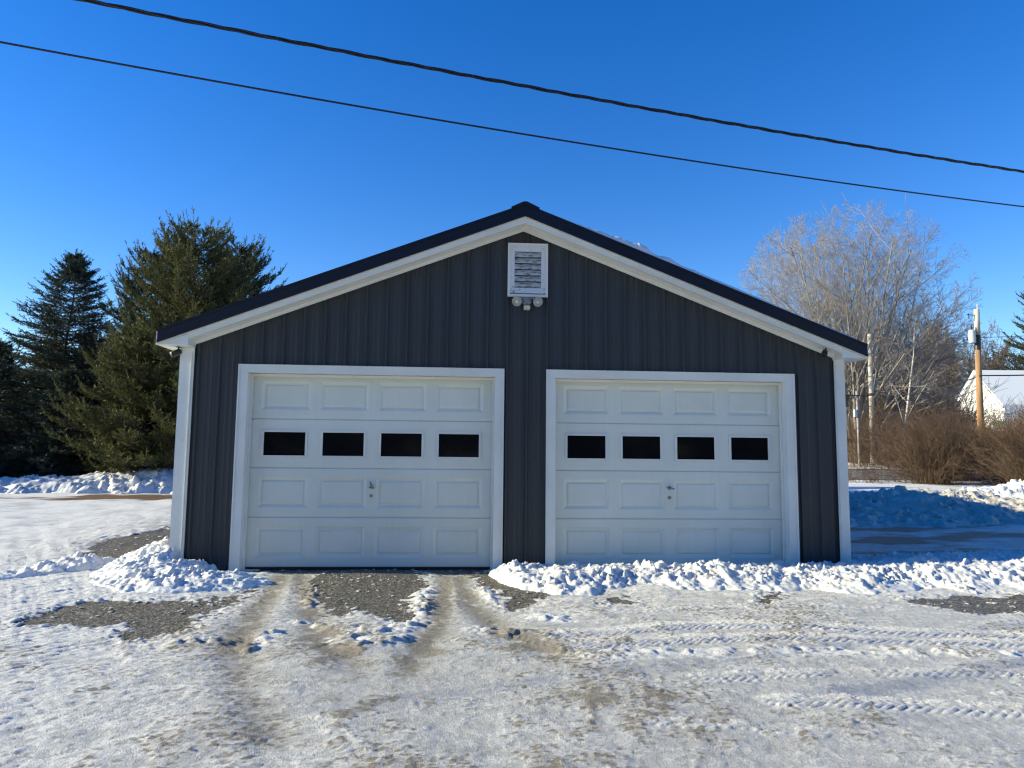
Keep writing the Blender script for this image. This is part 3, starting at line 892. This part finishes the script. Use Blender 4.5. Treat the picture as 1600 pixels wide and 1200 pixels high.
def blades(P, D, L, W, rng):
    """thin needles: one triangle each, random roll"""
    D = D / np.linalg.norm(D, axis=1, keepdims=True)
    r = rng.normal(size=D.shape); s = np.cross(D, r); s /= np.linalg.norm(s, axis=1, keepdims=True) + 1e-9
    V = np.stack([P - s * W[:, None], P + s * W[:, None], P + D * L[:, None]], 1)
    return V.reshape(-1, 3)

def conifer(name, label, x, y, H, rad, seed, kind, m, low=.02, lean=0.0, group=None, dens=1.0):
    rng = np.random.default_rng(seed)
    z = float(terrain(x, y))
    e = empty(name, (x, y, z), rng.uniform(0, 6)); tag(e, label, 'tree', group)
    SA, SB, sa, sb = [], [], [], []; shoots = []
    th = np.linspace(0, H * .97, 14)
    pts = [(lean * (q / H) ** 2 + .06 * math.sin(q * 1.3 + seed), .06 * math.cos(q * 1.1), q) for q in th]
    tr = MB().tube(pts, [max(.012, .035 * H * .5 * (1 - q / H) ** .9 * .5 + .012) for q in th], 9)
    def axis_at(q): return np.array([np.interp(q, th, [p[k] for p in pts]) for k in range(3)])
    q = H * low
    while q < H * .985:
        f = q / H
        nb = int((7 if kind == 'spruce' else 6) * (1 if f < .9 else .8)) + int(rng.integers(0, 2))
        a0 = rng.uniform(0, 6.28)
        for k in range(nb):
            az = a0 + k * 6.283 / nb + rng.normal(0, .25)
            if kind == 'spruce':
                L = rad * ((1 - f) ** .82) * rng.uniform(.72, 1.12) * (0.75 + .25 * min(1, f / .12)) + .04
                el0 = -.28 + .75 * f ** 1.6 + rng.normal(0, .09); curl = .30
            else:
                prof = min(1.0, (1.02 - f) ** .52 * 1.18) * (0.82 + .18 * min(1, f / .25))
                L = rad * prof * rng.uniform(.55, 1.18) + .15
                el0 = -.02 + .55 * f ** 1.5 + rng.normal(0, .16); curl = .55
            ns = max(3, int(L / .28)); p = axis_at(q); stepL = L / ns
            for i in range(ns):
                u = i / ns
                el = el0 + curl * u ** 1.5
                d = np.array([math.cos(az) * math.cos(el), math.sin(az) * math.cos(el), math.sin(el)])
                p2 = p + d * stepL + rng.normal(0, .018, 3)
                r0 = .006 + .010 * L * (1 - u)
                SA.append(p); SB.append(p2); sa.append(r0); sb.append(r0 * .8)
                # side twigs
                side = np.array([-math.sin(az), math.cos(az), 0])
                nt = 3
                if u > .12 or L < .6:
                    for s_ in (-1, 1):
                        for _ in range(nt):
                            lt = (L * (1 - u) * .34 + .05 + min(.11, L * .12)) * rng.uniform(.55, 1.2)
                            lt = min(lt, .62)
                            dt = d * rng.uniform(.45, .9) + side * s_ * rng.uniform(.35, .95) + np.array([0, 0, rng.normal(.02 if kind == 'spruce' else .30, .22)])
                            dt /= np.linalg.norm(dt)
                            st = p + (p2 - p) * rng.uniform(0, 1)
                            shoots.append((st, dt, lt))
                p = p2
            shoots.append((p, d + np.array([0, 0, .25 if kind == 'spruce' else .8]), .16 + min(.16, .2 * L) if kind == 'spruce' else .34 + .2 * rng.uniform()))
        q += (.20 if kind == 'spruce' else .235) * rng.uniform(.8, 1.15) / (1.0 + .5 * f)
    for k in range(4):       # leader
        shoots.append((axis_at(H * (.93 + .02 * k)), np.array([rng.normal(0, .18), rng.normal(0, .18), 1.0]), .38 if kind == 'spruce' else .45))
    S = np.array([s[0] for s in shoots]); D = np.array([s[1] for s in shoots]); L = np.array([s[2] for s in shoots])
    D = D / np.linalg.norm(D, axis=1, keepdims=True)
    nn = int((20 if kind == 'spruce' else 20) * dens)
    tt = rng.uniform(0.05, 1, (len(S), nn))
    P = S[:, None] + D[:, None] * (L[:, None] * tt)[..., None]
    rnd = rng.normal(size=(len(S), nn, 3))
    fw = 1.0 if kind == 'spruce' else 1.15
    ND = D[:, None] * fw + rnd * (.62 if kind == 'spruce' else .55)
    nl = (rng.uniform(.06, .10, tt.shape) if kind == 'spruce' else rng.uniform(.085, .15, tt.shape))
    V = blades(P.reshape(-1, 3), ND.reshape(-1, 3), nl.ravel(), np.full(nl.size, 0.0115 if kind == 'spruce' else .0115), rng)
    me = np_mesh('crown', V, np.arange(len(V)).reshape(-1, 3), 3)
    link('crown', me, m, e)
    t1 = tr.build('trunk', MT['bark'], e, 0, True)
    # limbs and shoots' own wood belong to the trunk
    A_ = np.array(SA + [s[0] for s in shoots]); B_ = np.concatenate([np.array(SB), S + D * L[:, None]], 0)
    ra = np.array(sa + [.005] * len(S)); rb = np.array(sb + [.003] * len(S))
    link('limbs', seg_mesh('limbs', A_, B_, ra, rb, 3), MT['bark'], e)
    return e

EG = None
conifer('spruce_tree', 'narrow pointed dark spruce, leftmost tall evergreen', -12.7, 19.6, 8.9, 3.7, 11, 'spruce', MT['spruce'], .03, .1)
conifer('pine_tree', 'tallest broad olive-green pine left of the garage, with upright shoots on top', -7.1, 17.2, 8.9, 3.0, 5, 'pine', MT['pine'], .03, .3, None, 1.1)
conifer('pine_tree', 'round-topped pine rising just over the left garage eave', -6.5, 19.6, 9.2, 2.6, 8, 'pine', MT['pine_dark'], .05, -.2)
conifer('pine_tree', 'ragged pine with a bristly open top between the spruce and the tallest pine', -9.6, 19.0, 8.7, 2.1, 23, 'pine', MT['pine_dark'], .05, -.35)
conifer('pine_tree', 'low yellowish pine in front of the other evergreens', -8.3, 16.6, 5.0, 2.5, 31, 'pine', MT['pine'], .03, 0.0, None, 1.1)
conifer('spruce_tree', 'low dark spruce at the left edge of the photo', -13.9, 17.4, 4.4, 2.6, 43, 'spruce', MT['spruce'], .02, 0)
conifer('spruce_tree', 'squat spruce with snow at its foot in front of the tall pointed spruce', -11.2, 17.3, 4.0, 2.3, 47, 'spruce', MT['spruce'], .02, 0)
conifer('spruce_tree', 'dark spruce half hidden behind the left front corner of the garage', -4.4, 17.6, 5.2, 2.3, 53, 'spruce', MT['spruce'], .02, 0)

conifer('spruce_tree', 'dark spruce at the left edge behind the low one, its top cut by other branches', -16.2, 21.5, 5.6, 2.9, 57, 'spruce', MT['spruce'], .02, 0)
conifer('pine_tree', 'shaded dark pine filling the gap behind the pointed spruce', -13.2, 24.5, 6.2, 3.0, 59, 'pine', MT['pine_dark'], .02, 0)
conifer('spruce_tree', 'dark spruce between the pointed spruce and the left edge', -15.0, 23.0, 6.0, 3.1, 67, 'spruce', MT['spruce'], .02, 0)
conifer('spruce_tree', 'far dark spruce behind the leftmost evergreens', -20.5, 25.0, 5.6, 3.2, 63, 'spruce', MT['spruce'], .02, 0)

# ------------------------------------------------------------------ bare trees
def bare_segments(rng, stems, levels, env, bend=.10, up=.06, ratio=.62, kids=(7, 6, 5, 4), minr=.009, kang=(.45, .75)):
    """recursive limbs; env(p) true while the point lies inside the crown"""
    out = []
    def grow(p, d, L, r, lev):
        ns = 5 if lev == 0 else (4 if lev < 3 else 2)
        st = L / ns; pts = [(p, d, r)]
        for i in range(ns):
            d = d + rng.normal(0, bend * (1 + .4 * lev), 3) + np.array([0, 0, up])
            d = d / np.linalg.norm(d)
            p2 = p + d * st; r2 = max(r * (.22 if lev == 0 else .38) ** (1.0 / ns), minr * .7)
            out.append((p, p2, r, r2, lev))
            p, r = p2, r2; pts.append((p, d, r))
            if lev and not env(p): break
        if lev >= levels: return
        nk = kids[min(lev, len(kids) - 1)]
        for k in range(nk):
            u = (.22 if lev == 0 else .15) + (1 - (.22 if lev == 0 else .15)) * (k + rng.uniform(.2, .9)) / nk
            i = min(int(u * (len(pts) - 1)), len(pts) - 2); fr = u * (len(pts) - 1) - i
            q = pts[i][0] + (pts[i + 1][0] - pts[i][0]) * min(fr, 1); dd = pts[i][1]
            if not env(q): continue
            rv = rng.normal(size=3); s_ = np.cross(dd, rv); s_ /= np.linalg.norm(s_)
            a = rng.uniform(*kang)
            nd_ = dd * math.cos(a) + s_ * math.sin(a)
            grow(q, nd_, L * ratio * (1.15 - .55 * u) * rng.uniform(.8, 1.2), max(pts[i][2] * .52, minr), lev + 1)
    for p, d, L, r in stems: grow(np.array(p, float), np.array(d, float) / np.linalg.norm(d), L, r, 0)
    return out

def tree_parts(segs, parent, split=1, mt=None, mc=None):
    T = [s for s in segs if s[4] < split]; C_ = [s for s in segs if s[4] >= split]
    def mk(nm, S, n): return seg_mesh(nm, [s[0] for s in S], [s[1] for s in S], [s[2] for s in S], [s[3] for s in S], n)
    link('trunk', mk('trunk', T, 8), mt or MT['bark_pale'], parent, True)
    link('crown', mk('crown', C_, 3), mc or MT['twig'], parent)

# the big domed tree beyond the road
bx, by = 27.8, 36.8
bz = float(terrain(bx, by))
big = empty('bare_tree', (bx, by, bz)); tag(big, 'huge domed bare tree with pale fanning stems beyond the road', 'tree')
rng = np.random.default_rng(4)
def env_big(p): return ((p[0] - .2) / 7.7) ** 2 + (p[1] / 6.6) ** 2 + ((p[2] - 10.3) / 6.9) ** 2 < 1.0 or p[2] < 5
stems = []
for k in range(18):
    az = k * 2.399 + rng.normal(0, .2); fr = math.sqrt((k + .5) / 18) * .88
    tx, ty = 7.0 * fr * math.cos(az), 6.2 * fr * math.sin(az); tz = 10.2 + 6.6 * math.sqrt(1 - fr * fr)
    p0 = (tx * .13 + rng.normal(0, .25), ty * .13, 0)
    dd = np.array([tx - p0[0], ty, tz]); Ls = float(np.linalg.norm(dd))
    stems.append((p0, tuple(dd / Ls + np.array([0, 0, -.10])), Ls * .90, .08 + .09 * rng.uniform()))
for tx, ty, tz in ((6.6, .5, 8.6), (5.6, -1.2, 11.6), (6.2, 2.0, 11.0), (4.4, 1.5, 14.4), (-6.6, 0, 9.0)):
    dd = np.array([tx * .86, ty, tz]); Ls = float(np.linalg.norm(dd))
    stems.append(((tx * .12, ty * .1, 0), tuple(dd / Ls + np.array([0, 0, -.09])), Ls * .90, .10 + .06 * rng.uniform()))
tree_parts(bare_segments(rng, stems, 4, env_big, .045, .016, .43, (13, 8, 6, 4), .0066, (.45, .85)), big, 2)

# a slim leaning birch nearer the bushes
e = empty('birch_tree', (27.6, 31.5, float(terrain(27.6, 31.5)))); tag(e, 'slim white-barked birch leaning right beside the pale pole', 'tree')
tree_parts(bare_segments(np.random.default_rng(9), [((0, 0, 0), (.20, 0, 1), 8.5, .12)], 3, lambda p: True, .05, .03, .40, (9, 6, 4), .008, (.5, .9)), e, 1,
           varied('birch_bark', (.62, .60, .56), (.30, .26, .23), 3, .8, 0, .2, 0, 20, (1, 1, 2.5)))

# bare woods behind
protos = []
def woods_tree(seed, H):
    e = empty('bare_tree', (0, 0, -50)); 
    rr = np.random.default_rng(seed)
    segs = bare_segments(rr, [((0, 0, 0), (rr.normal(0, .05), rr.normal(0, .05), 1), H, .10), ((.2, .1, 0), (rr.normal(0, .15), rr.normal(0, .15), 1), H * .8, .07)], 3, lambda p: True, .06, .03, .36, (14, 8, 6, 3), .021, (.45, .85))
    tree_parts(segs, e, 1, MT['twig_dark'], MT['twig_dark'])
    return e
def copy_tree(o, loc, rz, sc_):
    c = o.copy(); COL.objects.link(c); c.location = loc; c.rotation_euler = (0, 0, rz); c.scale = (sc_,) * 3
    for ch in o.children:
        d = ch.copy(); COL.objects.link(d); d.parent = c
    return c
protos = [woods_tree(61, 9.5), woods_tree(62, 11), woods_tree(63, 8.5)]
rr = np.random.default_rng(77)
spots = []
for k in range(400):
    x, y = rr.uniform(28, 95), (rr.uniform(44, 70) if k % 4 else rr.uniform(92, 112))
    q = (x - 2.4) / (y + 8.2)
    if q < .42 or q > .86: continue
    if q > .695 and y < 92: continue
    if any((x - a) ** 2 + (y - b_) ** 2 < 9 for a, b_ in spots): continue
    spots.append((x, y))
    if len(spots) == 48: break
far = []
for k in range(24):
    y = rr.uniform(98, 116); far.append((2.4 + (.69 + .0085 * k) * (y + 8.2), y))
spots += far
for i, (x, y) in enumerate(spots):
    s_ = rr.uniform(.75, 1.0) * (1.3 if .60 < (x - 2.4) / (y + 8.2) < .71 else 1.0) * (1.25 if y > 95 else 1.0)
    loc = (x, y, float(terrain(x, y)) - .1)
    src = protos[i % 3]
    if i < 3: o = src; o.location = loc; o.rotation_euler = (0, 0, rr.uniform(0, 6)); o.scale = (s_,) * 3
    else: o = copy_tree(src, loc, rr.uniform(0, 6), s_)
    tag(o, 'slender bare grey-brown tree among the woods behind the bushes', 'tree', 'bare trees of the woods behind the bushes')
for i, (x, y) in enumerate([(-30, 42), (-26, 46), (-22, 44), (-34, 48), (-19, 48)]):
    o = copy_tree(protos[i % 3], (x, y, -.1), rr.uniform(0, 6), rr.uniform(.6, .8))
    tag(o, 'bare tree far off behind the evergreens at the left edge', 'tree', 'bare trees behind the evergreens')

# tall pine at the right edge and a lower evergreen under it
rp_ = conifer('pine_tree', 'tall dark pine at the right edge of the photo behind the white house', 91.8, 91.5, 13.5, 4.2, 71, 'pine', MT['pine_dark'], .1, 0, None, 1.3)
rp_.scale = (1.75,) * 3

# ------------------------------------------------------------------ shrubs
def stems_fan(rng, n, H, spread, base, sub=5, r=.010, arch=.5):
    A, B, ra, rb = [], [], [], []
    for i in range(n):
        az = rng.uniform(0, 6.283); tilt = abs(rng.normal(0, spread)); h = H * rng.uniform(.55, 1.05) * (1 - .12 * tilt)
        p = np.array([rng.normal(0, base), rng.normal(0, base), 0.0])
        d = np.array([math.cos(az) * math.sin(tilt), math.sin(az) * math.sin(tilt), math.cos(tilt)])
        k = 6
        for j in range(k):
            d = d + np.array([math.cos(az) * .06 * arch, math.sin(az) * .06 * arch, -.10 * arch * j / k]) + rng.normal(0, .11, 3)
            d /= np.linalg.norm(d)
            p2 = p + d * h / k; q = r * (1 - .13 * j)
            A.append(p); B.append(p2); ra.append(q); rb.append(q * .87)
            if j >= 1:
                for _ in range(sub if j > 1 else 1):
                    dd = d * .9 + rng.normal(0, .48, 3) + np.array([0, 0, .12]); dd /= np.linalg.norm(dd)
                    l = h * rng.uniform(.10, .26); s0 = p + (p2 - p) * rng.uniform(0, 1)
                    m1 = s0 + dd * l * .5; d2 = dd + rng.normal(0, .25, 3); d2 /= np.linalg.norm(d2)
                    A += [s0, m1]; B += [m1, m1 + d2 * l * .5]; ra += [r * .55, r * .45]; rb += [r * .45, r * .3]
            p = p2
    return A, B, ra, rb
def shrub(label, x, y, n, H, spread, base, seed, m, sub=4, r=.010, group=None, name='bush'):
    A, B, ra, rb = stems_fan(np.random.default_rng(seed), n, H, spread, base, sub, r)
    o = link(name, seg_mesh(name, A, B, ra, rb, 3), m)
    o.location = (x, y, float(terrain(x, y)) - .05)
    tag(o, label, 'bush', group)
    return o
shrub('rounded tan bare bush standing alone nearest the road', 22.6, 21.3, 360, 3.2, .55, .40, 101, MT['shrub'], 4, .010)
shrub('wide tan bare bush behind the sunlit snow rubble', 24.3, 17.6, 360, 3.2, .60, .6, 102, MT['shrub'], 4, .010)
shrub('bare brown bush cut by the right edge of the photo', 25.2, 14.6, 360, 3.4, .55, .7, 103, MT['shrub'], 4, .010)
shrub('red-brown bush between the lone tan bush and the utility pole', 26.3, 21.0, 300, 3.4, .55, .7, 104, MT['shrub_red'], 4, .010)
shrub('small orange-tinged bush just left of the wooden utility pole', 29.3, 25.0, 200, 3.3, .45, .4, 105, varied('orange_stems', (.42, .21, .06), (.30, .15, .05), 1, .85), 4, .010)
shrub('dark red-brown bush behind the lone tan bush, across its left side', 25.0, 24.6, 320, 3.7, .5, .8, 107, MT['shrub_red'], 4, .011)
shrub('broad red-brown bush around the foot of the wooden utility pole', 29.2, 22.6, 260, 2.9, .6, 1.0, 108, MT['shrub_red'], 4, .011)
shrub('tall brown bush right of the wooden utility pole, below the street sign', 28.6, 18.4, 260, 2.8, .65, 1.0, 109, MT['shrub_red'], 4, .011)
shrub('low arching straw-coloured bush by the road beside the garage corner', 20.2, 22.3, 70, 1.5, .95, .5, 106, MT['shrub'], 2, .009)
# the thicket behind reads as one mass
rng = np.random.default_rng(200)
A, B, ra, rb = [], [], [], []
for i in range(70):
    x = rng.uniform(26, 52); y = 29.5 + (x - 26) * rng.uniform(-.25, .55) + rng.uniform(0, 9)
    a, b_, c_, d_ = stems_fan(rng, 34, rng.uniform(2.6, 4.4), .42, .9, 4, .013)
    off = np.array([x, y, float(terrain(x, y)) - .05]); hq = .62 if (x - 2.4) / (y + 8.2) > .70 else 1.0
    A += [p * hq + off for p in a]; B += [p * hq + off for p in b_]; ra += c_; rb += d_
o = link('thicket', seg_mesh('thicket', A, B, ra, rb, 3), MT['thicket'])
tag(o, 'tangle of red-brown bare brush filling the slope behind the bushes', 'thicket', None, 'stuff')
A, B, ra, rb = [], [], [], []
for i in range(120):
    x = rng.uniform(27, 60); y = rng.uniform(40, 58)
    if i % 3 == 0: x = 2.4 + rng.uniform(.57, .72) * (y + 8.2)
    a, b_, c_, d_ = stems_fan(rng, 34, rng.uniform(4.0, 7.0) * (1.0 if (x - 2.4) / (y + 8.2) < .705 else .5), .38, 1.2, 4, .024)
    off = np.array([x, y, float(terrain(x, y)) - .05])
    A += [p + off for p in a]; B += [p + off for p in b_]; ra += c_; rb += d_
o = link('undergrowth', seg_mesh('undergrowth', A, B, ra, rb, 3), MT['twig_dark'])
tag(o, 'dense grey bare undergrowth at the edge of the woods', 'undergrowth', None, 'stuff')

# ------------------------------------------------------------------ road
rx = np.linspace(8, 160, 160); rw = np.linspace(0, 1, 9)
RX, RW = np.meshgrid(rx, rw)
RY = 23.6 + RW * 6.6 - (RX - 24) * .05
RZ = terrain(RX, RY) + .05
o = link('road', grid_mesh('road', RX, RY, RZ), varied('worn_asphalt', (.10, .10, .105), (.19, .185, .18), 1.2, .85, 0, .3, .3, 60), None, True)
o['kind'] = 'structure'
RY2 = 30.22 + RW * 3.4 - (RX - 24) * .05
o = link('verge', grid_mesh('verge', RX, RY2, terrain(RX, RY2) + .08 + .10 * fbm(RX * 2, RY2 * 2, 4, 3)), varied('sandy_verge', (.34, .28, .22), (.62, .58, .53), 1.5, .9, 0, .2, .4, 30), None, True)
o['kind'] = 'structure'

# ------------------------------------------------------------------ poles
MT['pole_wood'] = varied('weathered_pole_wood', (.40, .24, .13), (.26, .15, .08), 2.0, .85, 0, .2, .3, 30, (4, 4, .5))
MT['pole_pale'] = varied('bleached_pole_wood', (.62, .58, .52), (.46, .38, .31), 1.5, .85, 0, .2, .2, 30, (4, 4, .6))
MT['galv'] = varied('grey_enamel', (.55, .56, .56), (.45, .46, .46), 6, .5)
def gz0(x, y): return float(terrain(x, y))
ux, uy = 28.9, 26.5; uz = gz0(ux, uy)
up = empty('utility_pole', (ux, uy, uz)); tag(up, 'tall orange-brown wooden utility pole with a transformer can near its top', 'utility pole')
UH = 9.02 - uz
MB().tube([(-.18, 0, -.3), (-.09, 0, UH * .5), (0, 0, UH)], [.17, .15, .125], 14).build('shaft', MT['pole_wood'], up, 0, True)
MB().tube([(-.028, 0, UH * .845), (.001, 0, UH + .012)], [.136, .129], 14).build('bleached_top', MT['pole_pale'], up, 0, True)
MB().tube([(-.055, 0, UH * .755), (-.028, 0, UH * .844)], [.150, .148], 14).build('collar', MT['black'], up)
mb = MB(); lathe(mb, (-.36, -.05, UH - 1.78), (0, 0, 1), [(0, .14), (.02, .165), (.62, .165), (.66, .15), (.70, .05)], 18)
mb.box(-.30, -.06, -.08, -.02, UH - 1.55, UH - 1.50)
tf = mb.build('transformer', MT['galv'], up, 0, False)
mb = MB(); lathe(mb, (-.36, -.05, UH - 1.08), (0, 0, 1), [(0, .03), (.05, .05), (.08, .03), (.12, .05), (.16, .025), (.24, .02)], 10)
mb.build('bushing', MT['black'], tf)
mb = MB().tube([(0, 0, UH - .30), (-.55, 0, UH - .28)], .022, 8)
mb.tube([(-.45, 0, UH - .50), (-.45, 0, UH - .20)], .03, 8)
mb.build('cutout_arm', MT['black'], up)
MB().tube([(.05, 0, UH), (.05, 0, UH + .30)], [.03, .02], 8).build('insulator', MT['galv'], up)

wx, wy = 27.12, 33.3; wz = gz0(wx, wy)
wp = empty('utility_pole', (wx, wy, wz)); tag(wp, 'pale bleached pole with a flat top beside the birch', 'utility pole')
WH = 8.85 - wz
MB().tube([(-.10, 0, -.3), (0, 0, WH)], [.15, .125], 14).build('shaft', MT['pole_pale'], wp, 0, True)
MB().tube([(-.035, 0, 5.05 - wz), (-.033, 0, 5.2 - wz)], .165, 12).build('clamp', MT['black'], wp)
sx, sy = 25.2, 31.6; sz = gz0(sx, sy)
sp_ = empty('service_post', (sx, sy, sz)); tag(sp_, 'thin grey post with a small white box, left of the pale pole', 'post')
MB().tube([(0, 0, -.2), (0, 0, 5.15 - sz)], .075, 10).build('shaft', varied('grey_post', (.34, .31, .28), (.24, .21, .19), 3, .85), sp_, 0, True)
MB().box(-.24, -.08, -.12, .02, 3.85 - sz - .2, 3.85 - sz + .22).build('meter_box', MT['white'], sp_, .01)

def cable(name, label, pts, sag, rad):
    Q = []
    for (a, b_) in zip(pts[:-1], pts[1:]):
        for k in range(12):
            u = k / 12; q = Vector(a).lerp(Vector(b_), u); q.z -= sag * 4 * u * (1 - u); Q.append(q)
    Q.append(Vector(pts[-1]))
    tag(MB().tube(Q, rad, 6).build(name, MT['cable'], None, 0, True), label, 'cable')
cable('service_cable', 'thick black cable strung from the pale pole past the wooden utility pole', [(wx, wy - .17, 5.12), (ux - .12, uy - .18, 5.55), (ux + 14, uy - 3, 6.8)], .35, .035)
cable('service_wire', 'thin wire leaving the wooden utility pole to the right below its transformer', [(ux + .12, uy, 7.55), (ux + 12, uy - 2, 8.3)], .1, .014)
cable('guy_wire', 'short black wire between the thin post and the pale pole', [(sx - 6, sy + 1, 5.0), (sx, sy - .09, 4.9), (wx - .03, wy - .16, 5.1)], .05, .03)

gx, gy = 30.4, 27.2; g0 = gz0(gx, gy)
sg = empty('street_sign', (gx, gy, g0), R(-35)); tag(sg, 'small green street sign among the bushes right of the wooden utility pole', 'street sign')
MB().tube([(0, 0, 0), (0, 0, 2.9)], .03, 8).build('post', MT['steel'], sg)
MB().box(-.34, .34, -.035, -.031, 2.62, 2.88).build('plate', varied('green_sign_paint', (.05, .28, .20), (.09, .34, .26), 4, .5), sg)

# ------------------------------------------------------------------ white house on the rise
hx, hy = 71.3, 82.5
hz = gz0(hx, hy) - 1.5
hs = empty('white_house', (hx, hy, hz), R(-95)); tag(hs, 'white gabled house with a snow-covered roof on the rise at the right', 'house')
MT['clap'] = varied('white_clapboard', (.80, .80, .80), (.74, .74, .74), 1, .6, 0, .3)
W2, EV, AP = 5.0, 4.4, 8.9
MB().prism([(-W2, -1), (W2, -1), (W2, EV), (0, AP - .15), (-W2, EV)], 0, 14).build('walls', MT['clap'], hs)
for s in (-1, 1):
    E_ = EV - .55
    P = [(0, AP), (s * (W2 + .45), E_), (s * (W2 + .45), E_ + .25), (0, AP + .25)]
    if s < 0: P = [P[1], P[0], P[3], P[2]]
    r_ = MB().prism(P, -.5, 14.5).build('roof', MT['snow_clean'], hs)
    P = [(0, AP - .22), (s * (W2 + .45), E_ - .22), (s * (W2 + .45), E_ - .005), (0, AP - .005)]
    if s < 0: P = [P[1], P[0], P[3], P[2]]
    MB().prism(P, -.5, -.3).build('bargeboard', varied('grey_bargeboard', (.22, .20, .19), (.32, .30, .29), 1, .8) if s > 0 else MT['clap'], r_)
wf = MB()
wf.box(.10, .98, -.05, -.005, 3.92, 4.02).box(.10, .18, -.05, -.005, 4.0201, 5.88).box(.90, .98, -.05, -.005, 4.0201, 5.88).box(.10, .98, -.05, -.005, 5.8801, 5.98).box(.1801, .8999, -.05, -.005, 4.88, 5.0)
w_ = wf.build('window', MT['clap'], hs)
MB().box(.1805, .8995, -.03, -.02, 4.021, 5.879).build('pane', MT['house_glass'], w_)

# ------------------------------------------------------------------ evergreens behind the viewer, mirrored in the dark panes
pr = [o for o in COL.objects if o.parent is None and o.name.split('.')[0] in ('pine_tree', 'spruce_tree') and o.location.x < 0]
for i, (x, y, s_) in enumerate([(-22.5, 17.2, .62), (-24.0, 15.6, .62), (-19.5, 16.6, .45), (-19.0, 12.4, .35)]):
    o = copy_tree(pr[i % 4], (x, y, -.1), 1.3 * i, s_)
    tag(o, 'evergreen beyond the left edge of the photo, shading the far snow bank', 'tree', 'evergreens continuing the row to the left')
src = [o for o in COL.objects if o.parent is None and o.name.split('.')[0] in ('pine_tree', 'spruce_tree') and o.location.x < 0][:4]
rr = np.random.default_rng(5)
for i in range(13):
    x = -26 + i * 4.6 + rr.uniform(-1, 1)
    o = copy_tree(src[i % 4], (x, -27 - rr.uniform(0, 5), -.1), rr.uniform(0, 6), rr.uniform(1.35, 1.7))
    tag(o, 'tall evergreen of the row facing the garage from behind the viewer', 'tree', 'evergreens facing the garage')
